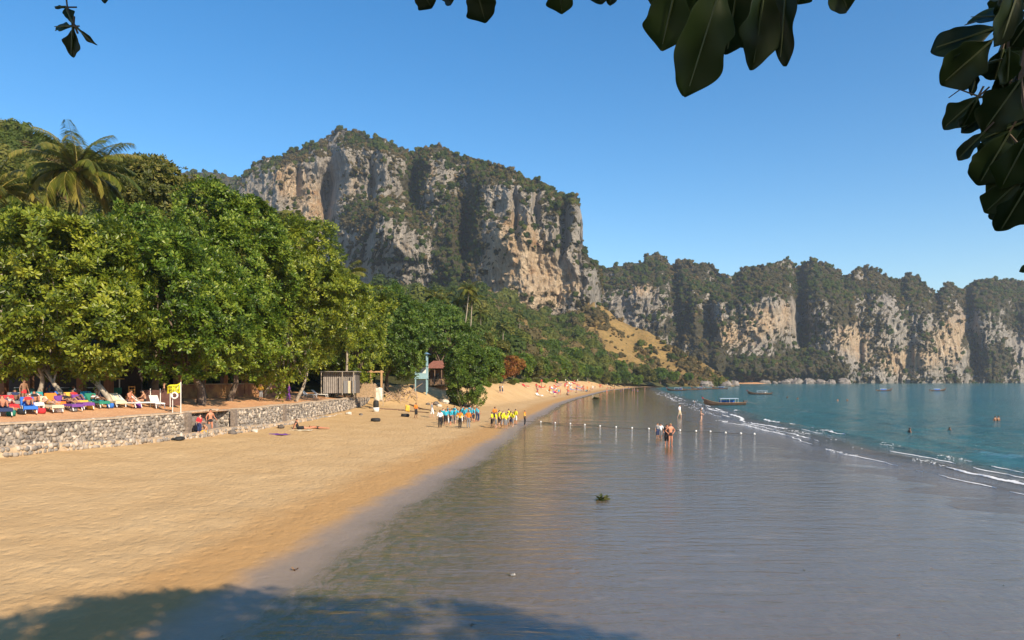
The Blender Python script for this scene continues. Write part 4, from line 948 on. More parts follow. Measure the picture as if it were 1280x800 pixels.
def overhead_tree():
    rng = random.Random(77)
    root = empty('shade_tree', (4.5, -5.0, 3.3)); tag(root, 'large-leaved almond tree spreading its hanging dark leaves overhead', 'tree')
    base = root.location.copy()
    L = np.array([(0.5, 1.0, 9.0, 6.5, 2.6), (-5, 2.5, 9.4, 4.2, 1.9), (5.5, 3.5, 9.2, 4.6, 2.2), (-1, 6.2, 9.9, 4.0, 1.5), (4.0, -4, 9.4, 5, 2.5), (9, -1, 8.6, 5, 2.6), (-9.5, 2.5, 9.6, 3.6, 1.5), (9.5, 3.0, 8.3, 3.6, 2.0), (5, -8, 7.5, 5, 3), (-4, -4, 9, 5, 2.4), (12, -6, 8, 5, 3)])
    L = np.concatenate([L, [(14.0, 2.0, 8.6, 4.0, 2.0), (-2.7, 8.6, 9.2, 3.6, 1.5), (-8.5, 6.0, 9.3, 3.4, 1.4), (4.0, 7.7, 9.0, 3.5, 1.6), (7.5, 5.0, 8.8, 3.4, 1.6)]]); L[:, 0] += 4.2; L[:, 1] -= 6.3
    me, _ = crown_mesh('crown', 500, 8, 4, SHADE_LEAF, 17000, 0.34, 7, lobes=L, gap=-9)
    obj('crown', me, root)
    mb = MB(); fork = Vector((0.3, 0.8, 4.2)); pts = limb((0, 0, -0.4), fork, rng, 0.08, 7); mb.tube(pts, [.55, .48, .42, .38, .35, .32, .3], 10)
    for q in L: mb.tube(limb(fork, Vector(q[:3]) * 0.95, rng, 0.08, 7), [.2, .17, .14, .11, .09, .06, .03], 6)
    mb.build('trunk', BARK, root, True)
    tw = MB()
    def leafat(b, t, wpx, d, roll=0.0, dd=0.0, seed=0, node=None):
        A = at(b[0], b[1], d); B = at(t[0], t[1], d + dd); Lm = (B - A).length; W = wpx / F * d
        V, Fq = leaf_shape(Lm, W, seed, rng.uniform(.12, .4), rng.uniform(.0, .12))
        yv = (B - A).normalized(); zv = Vector((0, -1, 0.15)); zv = (zv - yv * zv.dot(yv)).normalized(); xv = yv.cross(zv)
        M = Matrix((xv, yv, zv)).transposed() @ Matrix.Rotation(roll, 3, 'Y')
        Vw = (np.array(M) @ V.T).T + np.array(A - base)
        me = bpy.data.meshes.new('leaf'); me.from_pydata([tuple(v) for v in Vw], [], Fq); me.update(); me.materials.append(SHADE_LEAF)
        at_ = me.attributes.new('tint', 'FLOAT', 'FACE'); at_.data.foreach_set('value', np.full(len(me.polygons), rng.uniform(.15, .8), np.float32))
        me.polygons.foreach_set('use_smooth', [True] * len(me.polygons))
        o = obj('leaf', me, root); sb = o.modifiers.new('round', 'SUBSURF'); sb.levels = 1; sb.render_levels = 2
        mr = MB(); mr.tube([A - base + (B - A) * q + Vector((0, -0.006, 0)) for q in (0.0, .35, .7, .92)], [.006, .005, .004, .002], 4); mr.build('midrib', RIBD, o)
        tw.tube([A - base, A - base - yv * 0.05], [.005, .005], 4)
        if node is not None: tw.tube([A - base, at(node[0], node[1], d) - base], [.005, .007], 4)
    RIBD = mat('dark_midrib', (0.07, 0.09, 0.03), 0.6, 0.2)
    S = [  # base, tip, width, distance, roll, depth change
        ((520, -20), (540, 10), 32, 4.0, .2, .05), ((552, -22), (566, 6), 26, 4.1, -.3, .1), ((592, -26), (607, 29), 40, 4.0, .2, .1), ((700, -30), (702, 18), 34, 3.9, .3, .1), ((745, -25), (752, 5), 30, 4.2, .1, 0), ((768, -20), (762, 6), 18, 4.2, .1, 0),
        ((850, -40), (826, 64), 60, 3.3, .25, .15), ((905, -30), (858, 120), 74, 3.2, -.2, .1), ((925, -40), (908, 70), 60, 3.5, .2, .2), ((958, -30), (940, 88), 60, 3.3, -.35, .1), ((985, -50), (974, 82), 36, 3.3, .9, .1), ((890, -45), (880, 40), 70, 3.6, 0, .2), ((960, -50), (925, 60), 60, 3.8, .3, .2), ((840, -40), (818, 20), 44, 3.6, .4, .2), ((935, -60), (900, 62), 70, 3.7, -.1, .2),
        ((1010, -26), (996, 6), 30, 3.8, .2, .1), ((1040, -40), (1060, 16), 44, 3.7, .2, .1), ((1070, -25), (1040, 8), 30, 3.8, .2, .1),
        ((1245, 35), (1163, 62), 44, 3.2, .2, .1), ((1240, 50), (1176, 106), 56, 3.2, -.2, .1), ((1270, 20), (1208, 22), 50, 3.4, .1, .2), ((1262, 0), (1215, -12), 50, 3.3, .4, 0), ((1290, 20), (1262, 60), 40, 3.1, .3, .1), ((1260, 60), (1258, 106), 34, 3.1, .2, .1), ((1275, -20), (1250, 55), 40, 3.0, -.3, 0), ((1300, 60), (1262, 30), 40, 3.4, .1, .1),
        ((1250, 75), (1218, 84), 24, 3.3, .6, .1), ((1222, 88), (1213, 118), 12, 3.3, .8, 0), ((1224, 120), (1178, 161), 34, 3.3, .3, .1), ((1222, 122), (1202, 160), 34, 3.2, -.4, .1), ((1250, 130), (1200, 165), 30, 3.3, .5, .1), ((1230, 165), (1195, 200), 22, 3.2, .6, .1), ((1275, 100), (1228, 165), 56, 3.1, .1, .1), ((1290, 110), (1260, 180), 56, 3.3, -.2, .1), ((1285, 150), (1225, 175), 50, 3.2, .1, .1), ((1262, 165), (1222, 232), 52, 3.2, .2, .1), ((1285, 170), (1250, 236), 56, 3.1, -.2, .1), ((1300, 180), (1268, 240), 50, 3.3, .1, .1), ((1290, 205), (1232, 242), 40, 3.2, .3, .1), ((1275, 225), (1230, 266), 40, 3.2, .2, .1), ((1285, 230), (1248, 291), 46, 3.1, -.1, .1), ((1300, 235), (1272, 282), 44, 3.2, .2, .1), ((1300, 130), (1280, 60), 40, 3.5, .1, .1), ((1300, 160), (1270, 130), 40, 3.5, .1, .1), ((1296, 210), (1262, 200), 50, 3.4, .1, .1), ((1300, 330), (1276, 338), 14, 3.2, .1, 0),
        ((83, 9), (68, 9), 9, 3.6, .5, 0), ((92, 30), (82, 8), 13, 3.6, .3, 0), ((90, 33), (67, 34), 15, 3.6, .2, .05), ((92, 34), (90, 72), 25, 3.6, .1, .05), ((95, 33), (119, 57), 9, 3.6, .9, 0), ((133, -18), (130, 4), 12, 3.7, .2, 0),
    ]
    for i in range(34):
        bx, by = rng.uniform(1245, 1310), rng.uniform(-20, 245); a = rng.uniform(1.4, 3.3); q = rng.uniform(38, 66)
        tx = bx + math.cos(a) * q
        if tx < 1262 - 40 * math.sin(max(0, by) / 260 * 3.14): tx = 1262 - 20 * rng.random()
        S.append(((bx, by), (tx, min(by + abs(math.sin(a)) * q, 280)), rng.uniform(30, 48), rng.uniform(3.3, 3.9), rng.uniform(-.5, .6), .1))
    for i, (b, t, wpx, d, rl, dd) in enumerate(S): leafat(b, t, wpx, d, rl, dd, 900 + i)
    def twig(pts, d, r=0.007): tw.tube([at(x, y, d) - base for x, y in pts], [r * (1 - .6 * i / len(pts)) for i in range(len(pts))], 5)
    twig([(70, -160), (78, -40), (84, 8), (91, 34)], 3.6, .006); twig([(140, -160), (134, -18)], 3.7, .006)
    twig([(1330, -140), (1290, 20), (1275, 100), (1285, 170), (1290, 235)], 3.2, .013); twig([(1285, 60), (1245, 45)], 3.2); twig([(1280, 110), (1222, 122)], 3.25, .008); twig([(1222, 120), (1200, 112), (1186, 122)], 3.25, .004); twig([(1290, 200), (1262, 168)], 3.2)
    twig([(920, -260), (910, -120), (905, -30)], 3.4, .012); twig([(600, -240), (575, -100), (560, -22)], 4.0, .01); twig([(560, -60), (592, -26)], 4.0); twig([(550, -60), (520, -20)], 4.0); twig([(720, -220), (730, -80), (745, -25)], 4.1, .01); twig([(728, -90), (700, -30)], 4.0); twig([(1050, -240), (1045, -100), (1040, -40)], 3.75, .01)
    for x in (850, 925, 958, 985, 890, 840): twig([(908, -110), (x, -42)], 3.45, .006)
    # hanging boughs that carry the twigs
    for px, py, d, q in ((70, -160, 3.6, 6), (140, -160, 3.7, 6), (1330, -140, 3.2, 7), (920, -260, 3.4, 2), (600, -240, 4.0, 1), (720, -220, 4.1, 3), (1050, -240, 3.75, 2)):
        tw.tube(limb(at(px, py, d) - base, Vector(L[q][:3]) + Vector((0, 0, -1)), rng, 0.06, 6), [.012, .016, .02, .025, .03, .04], 5)
    tw.build('twigs', BARK, root)
overhead_tree()

# ------------------------------------------------------------------ people
def P3(*a): return Vector(a)
def pose_stand(arm=0.05, stride=0.0, hips=False, fwd=0.0, elbow=0.0):
    """facing -Y, soles on z = 0"""
    j = {'pel': P3(0, 0, .95), 'spi': P3(0, .01, 1.14), 'che': P3(0, 0 - fwd * .3, 1.34), 'nek': P3(0, .0 - fwd * .4, 1.49), 'hed': P3(0, -.02 - fwd * .5, 1.60), 'top': P3(0, -.01 - fwd * .5, 1.69)}
    for s, k in ((1, 'l'), (-1, 'r')):
        j['sho' + k] = P3(.175 * s, 0 - fwd * .3, 1.41)
        if hips: j['elb' + k] = P3(.37 * s, .06, 1.16); j['wri' + k] = P3(.20 * s, -.02, .99)
        else:
            j['elb' + k] = P3((.21 + arm) * s, .03 + stride * .12 * s, 1.13); j['wri' + k] = P3((.22 + arm * 1.4) * s, -.06 - elbow + stride * .2 * s, .89 + elbow * .8)
        j['hip' + k] = P3(.085 * s, 0, .90); j['kne' + k] = P3(.10 * s, -.03 - stride * .22 * s, .49); j['ank' + k] = P3(.105 * s, .03 - stride * .38 * s + (.06 if stride and s < 0 else 0), .09)
        j['toe' + k] = j['ank' + k] + P3(.02 * s, -.16, -.055)
    return j
def pose_recline(ang=40, knee=.25):
    """on a lounger: seat at z .40, head towards +Y"""
    a = math.radians(ang); u = P3(0, math.cos(a), math.sin(a)); p = P3(0, 0, .52); j = {'pel': p, 'spi': p + u * .20, 'che': p + u * .40, 'nek': p + u * .55, 'hed': p + u * .66 + P3(0, -.02, .02), 'top': p + u * .76}
    for s, k in ((1, 'l'), (-1, 'r')):
        j['sho' + k] = p + u * .46 + P3(.17 * s, 0, 0); j['elb' + k] = p + u * .24 + P3(.27 * s, .02, -.05); j['wri' + k] = p + u * .10 + P3(.16 * s, -.12, .12)
        j['hip' + k] = p + P3(.085 * s, -.05, 0); j['kne' + k] = p + P3(.12 * s, -.42, knee * (1 if s > 0 else .4)); j['ank' + k] = P3(.11 * s, -.86, .47); j['toe' + k] = P3(.12 * s, -.93, .58)
    return j
def pose_sit():
    """sitting on an edge at z .40, facing -Y, leaning forward"""
    p = P3(0, 0, .50); j = {'pel': p, 'spi': p + P3(0, -.03, .19), 'che': p + P3(0, -.10, .38), 'nek': p + P3(0, -.16, .51), 'hed': p + P3(0, -.22, .61), 'top': p + P3(0, -.23, .70)}
    for s, k in ((1, 'l'), (-1, 'r')):
        j['sho' + k] = p + P3(.17 * s, -.11, .44); j['elb' + k] = p + P3(.22 * s, -.25, .22); j['wri' + k] = p + P3(.12 * s, -.46, .14)
        j['hip' + k] = p + P3(.085 * s, -.04, -.02); j['kne' + k] = P3(.13 * s, -.46, .50); j['ank' + k] = P3(.13 * s, -.42, .09); j['toe' + k] = P3(.14 * s, -.58, .035)
    return j
def pose_ground_sit():
    p = P3(0, 0, .13); j = {'pel': p, 'spi': p + P3(0, .05, .19), 'che': p + P3(0, .10, .38), 'nek': p + P3(0, .10, .52), 'hed': p + P3(0, .07, .63), 'top': p + P3(0, .07, .72)}
    for s, k in ((1, 'l'), (-1, 'r')):
        j['sho' + k] = p + P3(.17 * s, .11, .45); j['elb' + k] = p + P3(.23 * s, .25, .22); j['wri' + k] = p + P3(.22 * s, .34, -.05)
        j['hip' + k] = p + P3(.085 * s, -.04, -.01); j['kne' + k] = P3(.10 * s, -.45, .17 if s > 0 else .10); j['ank' + k] = P3(.10 * s, -.88, .07); j['toe' + k] = P3(.11 * s, -.95, .17)
    return j
def pose_lie():
    """face down along Y on the ground, head towards +Y"""
    p = P3(0, 0, .12); j = {'pel': p, 'spi': P3(0, .2, .13), 'che': P3(0, .4, .14), 'nek': P3(0, .54, .17), 'hed': P3(0, .66, .16), 'top': P3(0, .75, .16)}
    for s, k in ((1, 'l'), (-1, 'r')):
        j['sho' + k] = P3(.17 * s, .46, .12); j['elb' + k] = P3(.34 * s, .62, .06); j['wri' + k] = P3(.16 * s, .78, .05)
        j['hip' + k] = P3(.085 * s, -.05, .11); j['kne' + k] = P3(.11 * s, -.46, .08); j['ank' + k] = P3(.12 * s, -.88, .07); j['toe' + k] = P3(.13 * s, -1.03, .04)
    return j
def pose_bend():
    j = pose_stand(); p = j['pel']
    j['spi'] = P3(0, -.16, 1.03); j['che'] = P3(0, -.35, 1.02); j['nek'] = P3(0, -.50, 1.0); j['hed'] = P3(0, -.60, .97); j['top'] = P3(0, -.69, .95)
    for s, k in ((1, 'l'), (-1, 'r')):
        j['sho' + k] = P3(.17 * s, -.42, 1.0); j['elb' + k] = P3(.20 * s, -.47, .72); j['wri' + k] = P3(.16 * s, -.58, .50); j['hip' + k] = P3(.085 * s, .03, .9)
    return j
def pose_crouch():
    p = P3(0, .08, .30); j = {'pel': p, 'spi': p + P3(0, -.06, .18), 'che': p + P3(0, -.16, .34), 'nek': p + P3(0, -.22, .47), 'hed': p + P3(0, -.28, .57), 'top': p + P3(0, -.29, .66)}
    for s, k in ((1, 'l'), (-1, 'r')):
        j['sho' + k] = p + P3(.16 * s, -.17, .40); j['elb' + k] = p + P3(.22 * s, -.34, .20); j['wri' + k] = p + P3(.10 * s, -.50, .0)
        j['hip' + k] = p + P3(.09 * s, -.03, -.01); j['kne' + k] = P3(.17 * s, -.33, .44); j['ank' + k] = P3(.14 * s, -.10, .09); j['toe' + k] = P3(.16 * s, -.27, .035)
    return j
RAD = {'pel': (.145, .11), 'spi': (.125, .10), 'che': (.16, .115), 'nek': (.055, .055), 'hed': (.082, .10), 'top': (.065, .075), 'sho': (.062, .062), 'elb': (.042, .042), 'wri': (.029, .029), 'hip': (.098, .098), 'kne': (.062, .062), 'ank': (.040, .040), 'toe': (.034, .03)}
BON = [('pel', 'spi'), ('spi', 'che'), ('che', 'nek'), ('nek', 'hed'), ('hed', 'top')] + [(a, b) for k in 'lr' for a, b in (('che', 'sho' + k), ('sho' + k, 'elb' + k), ('elb' + k, 'wri' + k), ('pel', 'hip' + k), ('hip' + k, 'kne' + k), ('kne' + k, 'ank' + k), ('ank' + k, 'toe' + k))]
def make_body(j, name):
    ks = list(j); ix = {k: i for i, k in enumerate(ks)}
    me = bpy.data.meshes.new('tmp'); me.from_pydata([tuple(j[k]) for k in ks], [(ix[a], ix[b]) for a, b in BON], [])
    o = bpy.data.objects.new('tmp', me); COL.objects.link(o)
    md = o.modifiers.new('skin', 'SKIN'); md.use_smooth_shade = True
    sv = me.skin_vertices[0].data
    for i, k in enumerate(ks): sv[i].radius = RAD[k[:3]]; sv[i].use_root = (k == 'pel')
    o.modifiers.new('sub', 'SUBSURF').levels = 1
    dg = bpy.context.evaluated_depsgraph_get(); ev = o.evaluated_get(dg); bm_ = bpy.data.meshes.new_from_object(ev)
    bpy.data.objects.remove(o); bpy.data.meshes.remove(me)
    V = np.array([v.co[:] for v in bm_.vertices]); Fs = [tuple(p.vertices) for p in bm_.polygons]; Nn = np.array([v.normal[:] for v in bm_.vertices])
    bpy.data.meshes.remove(bm_)
    # nearest bone for each vertex
    seg = [(a, b) for a, b in BON]; D = []
    for a, b in seg:
        A, B = np.array(j[a]), np.array(j[b]); ab = B - A; t = np.clip(((V - A) @ ab) / (ab @ ab), 0, 1)
        D.append(np.linalg.norm(V - (A + t[:, None] * ab), axis=1) / (RAD[a[:3]][0] + RAD[b[:3]][0]))
    nb = np.argmin(np.array(D), 0); sg = [a[:3] + b[:3] for a, b in seg]; cls = np.array([sg[i] for i in nb])
    def shell(names, off, extra=None):
        ok = np.isin(cls, names)
        if extra is not None: ok = ok | extra
        fs = [f for f in Fs if sum(ok[i] for i in f) >= len(f) - 1]
        if not fs: return None
        used = sorted({i for f in fs for i in f}); mp = {v: i for i, v in enumerate(used)}
        m = bpy.data.meshes.new('shell'); m.from_pydata([tuple(V[i] + Nn[i] * off) for i in used], [], [tuple(mp[i] for i in f) for f in fs]); m.update()
        m.polygons.foreach_set('use_smooth', [True] * len(m.polygons)); m.materials.append(None); return m
    hd, tp, nk = np.array(j['hed']), np.array(j['top']), np.array(j['nek']); upv = (tp - nk) / np.linalg.norm(tp - nk)
    fwd = np.array([0, -1.0, 0]) if abs(upv[1]) < 0.75 else np.array([0, 0, -1.0 if name in ('lie', 'bend') else 1.0]); fwd = fwd - upv * (fwd @ upv); fwd /= np.linalg.norm(fwd)
    rel = V - hd; ish = np.isin(cls, ['nekhed', 'hedtop'])
    hair_ok = ish & ((rel @ upv > 0.035) | ((rel @ fwd) < -0.005) & (rel @ upv > -0.10)) & ~((rel @ fwd > 0.05) & (rel @ upv < 0.055))
    out = {'shirt': shell(['pelspi', 'spiche', 'chesho', 'shoelb'], .016), 'vest': shell(['spiche', 'chesho'], .02), 'shorts': shell(['pelhip', 'hipkne'], .018, np.isin(cls, ['pelspi']) & (np.linalg.norm(V - np.array(j['pel']), axis=1) < .16)),
           'trunks': shell(['pelhip'], .012, np.isin(cls, ['pelspi']) & (np.linalg.norm(V - np.array(j['pel']), axis=1) < .15)), 'trousers': shell(['pelhip', 'hipkne', 'kneank'], .018, np.isin(cls, ['pelspi']) & (np.linalg.norm(V - np.array(j['pel']), axis=1) < .16)),
           'dress': shell(['pelspi', 'spiche', 'chesho', 'pelhip', 'hipkne'], .03), 'hair': shell(['__'], .022, hair_ok)}
    # hands with palm and fingers, nose and ears: joined into the body mesh
    ex = MB()
    for k in 'lr':
        w_, e_ = j['wri' + k], j['elb' + k]; d = (w_ - e_).normalized(); s = d.cross(P3(0, 1, 0) if abs(d.y) < .8 else P3(1, 0, 0)).normalized(); n = d.cross(s)
        ex.tube([w_ - d * .02, w_ + d * .03, w_ + d * .08], [.026, .036, .034], 6)
        for q, (o_, L) in enumerate(((-.027, .065), (-.009, .08), (.009, .075), (.027, .058))): ex.tube([w_ + d * .075 + s * o_, w_ + d * (.075 + L * .55) + s * o_ * 1.15 + n * .006, w_ + d * (.075 + L) + s * o_ * 1.2 + n * .022], [.0095, .009, .007], 5)
        ex.tube([w_ + d * .03 - s * .028, w_ + d * .06 - s * .055, w_ + d * .085 - s * .06 + n * .012], [.011, .010, .008], 5)
        sd = Vector(np.cross(upv, fwd)) * (1 if k == 'l' else -1); ec = Vector(hd) + sd * .088; ex.tube([ec + Vector(upv) * .03, ec + sd * .012, ec - Vector(upv) * .03], [.008, .016, .008], 5)
    nc = Vector(hd) + Vector(fwd) * .088; ex.tube([nc + Vector(upv) * .03, nc + Vector(fwd) * .028 - Vector(upv) * .015], [.008, .015], 5)
    m = bpy.data.meshes.new('body'); n0 = len(V); m.from_pydata([tuple(v) for v in V] + ex.v, [], Fs + [tuple(i + n0 for i in f) for f in ex.f]); m.update()
    m.polygons.foreach_set('use_smooth', [True] * len(m.polygons)); m.materials.append(None)
    out['body'] = m; return out
POSES = {}
for nm, j in (('stand', pose_stand()), ('stand_b', pose_stand(.10, .10, elbow=.12)), ('walk', pose_stand(.04, .45)), ('hips', pose_stand(hips=True)), ('lean', pose_stand(.06, .05, fwd=.12, elbow=.25)), ('recline', pose_recline(42)), ('recline_flat', pose_recline(18, .10)), ('sit', pose_sit()), ('ground_sit', pose_ground_sit()), ('lie', pose_lie()), ('bend', pose_bend()), ('crouch', pose_crouch())):
    POSES[nm] = make_body(j, nm)
SKINS = [mat('skin_tan', (0.42, 0.22, 0.13), 0.55, 0.1), mat('skin_fair', (0.58, 0.35, 0.25), 0.55, 0.1), mat('skin_brown', (0.25, 0.13, 0.075), 0.55, 0.1), mat('skin_sunburnt', (0.50, 0.21, 0.12), 0.55, 0.1)]
HAIRS = [mat('hair_black', (0.012, 0.010, 0.009), 0.5, 0.2), mat('hair_brown', (0.07, 0.04, 0.02), 0.5, 0.2), mat('hair_blond', (0.40, 0.28, 0.13), 0.5, 0.2)]
def cloth(c, nm): return mat('cloth_' + nm, c, 0.9, 0.12, 20)
CL = {k: cloth(v, k) for k, v in dict(cyan=(0.03, 0.38, 0.52), yellow=(0.72, 0.66, 0.02), orange=(0.72, 0.20, 0.025), white=(0.74, 0.76, 0.78), black=(0.015, 0.015, 0.018), navy=(0.02, 0.035, 0.10), purple=(0.16, 0.05, 0.26), red=(0.55, 0.03, 0.04), blue=(0.03, 0.15, 0.55), green=(0.02, 0.20, 0.13), grey=(0.20, 0.20, 0.21), gold=(0.70, 0.42, 0.06), cream=(0.62, 0.52, 0.36), teal=(0.02, 0.26, 0.28)).items()}
PR = random.Random(31)
def person(loc, pose, rz, label, wear=(), skin=None, hair=None, scale=1.0, group=None):
    """wear: (garment, colour) pairs"""
    ps = POSES[pose]
    b = obj('person', ps['body'], None, loc=loc, rot=(0, 0, rz), scale=scale); tag(b, label, 'person', group)
    def setm(o, m): o.material_slots[0].link = 'OBJECT'; o.material_slots[0].material = m
    setm(b, SKINS[PR.randrange(4)] if skin is None else SKINS[skin])
    for g, c in wear:
        if ps[g] is None: continue
        setm(obj(g, ps[g], b), CL[c])
    if ps['hair'] is not None and hair != -1: setm(obj('hair', ps['hair'], b), HAIRS[PR.choice((0, 0, 1, 1, 2)) if hair is None else hair])
    return b
def beach_people():
    R = PR
    def at_px(px, py, pose, rz, label, wear, skin=None, hair=None, scale=1.0, group=None, dz=0): return person(spot(px, py) + Vector((0, 0, dz)), pose, rz, label, wear, skin, hair, scale, group)
    g = 'pupils in turquoise shirts'
    for i, (px, py) in enumerate(((554, 530), (557.5, 532), (561, 529), (565, 528.5), (563, 531.5), (568.5, 530), (571, 527), (573, 529), (577, 527.5), (580, 529.5), (583, 527), (586.5, 528.5), (589.5, 526.5), (592.5, 528), (595.5, 526), (598, 527), (560, 526), (568, 525.5), (579, 525), (588, 524.5))):
        at_px(px, py, R.choice(('stand', 'stand_b', 'lean', 'walk')), R.uniform(-2.4, 2.4), 'pupil in turquoise shirt standing in the group on the sand', (('shirt', 'cyan'), (R.choice(('shorts', 'trousers')), R.choice(('navy', 'black', 'grey', 'white')))), None, 0, R.uniform(.9, 1.0), g)
    at_px(550, 535, 'stand', .3, 'person in white shirt and black trousers beside the turquoise group', (('shirt', 'white'), ('trousers', 'black')), 2, 0, 1.02)
    at_px(575, 535.5, 'stand_b', 2.9, 'guide with orange vest over yellow shirt facing the turquoise group', (('shirt', 'gold'), ('vest', 'orange'), ('trousers', 'black')), 2, 0, 1.03)
    at_px(585.5, 535, 'stand', 3.0, 'guide in orange shirt and dark grey trousers facing the turquoise group', (('shirt', 'orange'), ('trousers', 'grey')), 2, 0, 1.03)
    at_px(540, 522, 'walk', 1.2, 'person in patterned grey clothes walking behind the turquoise group', (('shirt', 'grey'), ('shorts', 'white')), 1, 0, 1.05)
    at_px(520, 523, 'stand_b', 1.0, 'man in orange shirt and dark shorts standing near the tyres', (('shirt', 'orange'), ('shorts', 'black')), 2, 0, 1.05)
    g = 'pupils in yellow shirts'
    for px, py in ((615, 534.5), (620, 535.5), (623.5, 533), (627, 535), (632, 536.5), (629, 531.5), (635, 533), (638.5, 531.5), (641, 533.5), (644.5, 530), (625, 530.5), (636, 529.5)):
        at_px(px, py, R.choice(('stand', 'stand_b', 'lean')), R.uniform(-2.6, 2.6), 'pupil in bright yellow shirt standing in the group by the water', (('shirt', 'yellow'), ('shorts', R.choice(('black', 'navy', 'grey', 'white')))), None, 0, R.uniform(.88, .98), g)
    at_px(618.5, 528, 'stand', .5, 'guide in orange shirt behind the yellow group', (('shirt', 'orange'), ('trousers', 'black')), 2, 0, 1.04)
    at_px(656, 532, 'stand', 1.4, 'guide in orange-yellow shirt and black trousers alone at the water edge', (('shirt', 'gold'), ('vest', 'orange'), ('trousers', 'black')), 2, 2, 1.0)
    # in the shallows
    at_px(838, 558, 'hips', .2, 'bare-chested man with hands on hips in the shallows', (('trunks', 'black'),), 3, 2, 1.05, None, -.05)
    at_px(833.5, 557, 'stand', -.2, 'person in dark swimsuit beside the man with hands on hips', (('dress', 'black'),), 3, 0, .98, None, -.05)
    at_px(822, 548, 'stand', .4, 'child in grey top wading next to another child', (('shirt', 'grey'), ('shorts', 'navy')), 0, 0, .82, None, -.05)
    at_px(825.8, 548, 'stand_b', -.3, 'child in pale blue top wading next to another child', (('shirt', 'white'), ('shorts', 'grey')), 0, 0, .78, None, -.05)
    at_px(849.5, 522, 'walk', .8, 'person in white top wading far along the water edge', (('shirt', 'white'), ('shorts', 'cream')), 1, 0, 1.05, None, -.1)
    at_px(876.5, 527.5, 'stand_b', 1.2, 'person in black swimwear carrying a white bag through the shallows', (('trunks', 'black'), ('vest', 'black')), 1, 0, 1.05, None, -.1)
    for px, py in ((776, 492.5), (779, 491), (790.5, 491.5), (793, 490.5), (797, 492.5), (758.5, 494), (806, 489.5), (786, 488), (768, 489.5)):
        at_px(px, py, R.choice(('walk', 'stand', 'stand_b')), R.uniform(-3, 3), 'bather paddling at the far end of the wet sand', (('trunks', R.choice(('black', 'red', 'blue', 'white'))),), None, None, 1.05, 'bathers on the far wet sand')
    # swimmers, chest deep
    for px, py, lb in ((984, 497.5, 'swimmer standing chest deep behind the large longtail boat'), (997, 499, 'second swimmer standing chest deep behind the large longtail boat'), (1244, 526, 'bather standing in open water beside a second bather'), (1248, 526, 'second bather standing in open water with hands low'), (1047, 501, 'lone swimmer far out in the bay'), (1059, 501, 'second lone swimmer far out in the bay'), (1137, 541, 'swimmer just behind the breaking waves'), (868, 503.5, 'bather standing in the wash beside the large longtail boat'), (1187, 538, 'swimmer low in the water by a patch of weed')):
        d = (CZ - ZSEA) * F / (py - HY); q = Vector(((px - CX) / F * d, d, ZSEA))
        person(q + Vector((0, 0, -1.1 if 'beside a' in lb or 'with hands' in lb else -1.2 if 'low' not in lb else -1.35)), R.choice(('stand', 'stand_b', 'hips')), R.uniform(-3, 3), lb, (('trunks', 'blue'),), 2, 0, 1.0)
    # by the sea wall
    at_px(263, 541.5, 'stand_b', .8, 'bare-chested man in black trunks standing before the wall recess', (('trunks', 'black'),), 3, 0, 1.02)
    at_px(258, 546, 'crouch', -.6, 'child in gold shorts crouching on the sand before the wall recess', (('shorts', 'gold'),), 0, 1, 1.0)
    at_px(249, 546, 'lean', 1.2, 'person in red top standing against the sea wall', (('shirt', 'red'), ('shorts', 'navy')), 1, 0, .92)
    at_px(372, 536.5, 'ground_sit', 2.0, 'sunbather in dark swimsuit sitting on the sand below the wall', (('dress', 'black'),), 3, 0, 1.0)
    at_px(397, 536, 'lie', 1.5, 'sunbather lying face down on the sand below the wall', (('trunks', 'black'),), 3, 0, 1.0)
    at_px(361, 500.5, 'walk', 2.2, 'woman in long purple dress walking on the terrace', (('dress', 'purple'), ('shirt', 'purple'), ('trousers', 'purple')), 1, 2, .98)
    at_px(575.5, 500, 'stand', 1.0, 'person in dark clothes beside the low bush tree', (('shirt', 'navy'), ('trousers', 'black')), 2, 0, 1.0)
    at_px(628, 492, 'walk', 1.8, 'person in white shirt beside a companion under the dune', (('shirt', 'white'), ('shorts', 'navy')), 1, 0, 1.05)
    at_px(625, 492, 'walk', 1.8, 'companion in navy shirt under the dune', (('shirt', 'navy'), ('shorts', 'navy')), 1, 0, 1.05)
    # crowd along the far beach
    for i in range(74):
        d = R.uniform(190, 420); xw, xb = float(x_water(d)), float(x_back(d)); f = R.betavariate(1.5, 2.2); x = xb + (xw - xb) * (0.12 + 0.75 * f)
        ps = R.choice(('stand', 'walk', 'lie', 'ground_sit', 'ground_sit', 'lie', 'stand_b'))
        person((x, d, float(beach_z(x, d)) + .01), ps, R.uniform(-3, 3), {'lie': 'sunbather lying on the far beach', 'ground_sit': 'sunbather sitting on the far beach'}.get(ps, 'beachgoer standing on the far beach'), ((R.choice(('trunks', 'shirt', 'dress', 'vest')), R.choice(('red', 'white', 'black', 'navy', 'red', 'cyan', 'orange'))), ('trunks', R.choice(('red', 'black', 'blue')))), None, None, 1.04, {'lie': 'sunbathers lying on the far beach', 'ground_sit': 'sunbathers sitting on the far beach'}.get(ps, 'beachgoers standing on the far beach'))
beach_people()

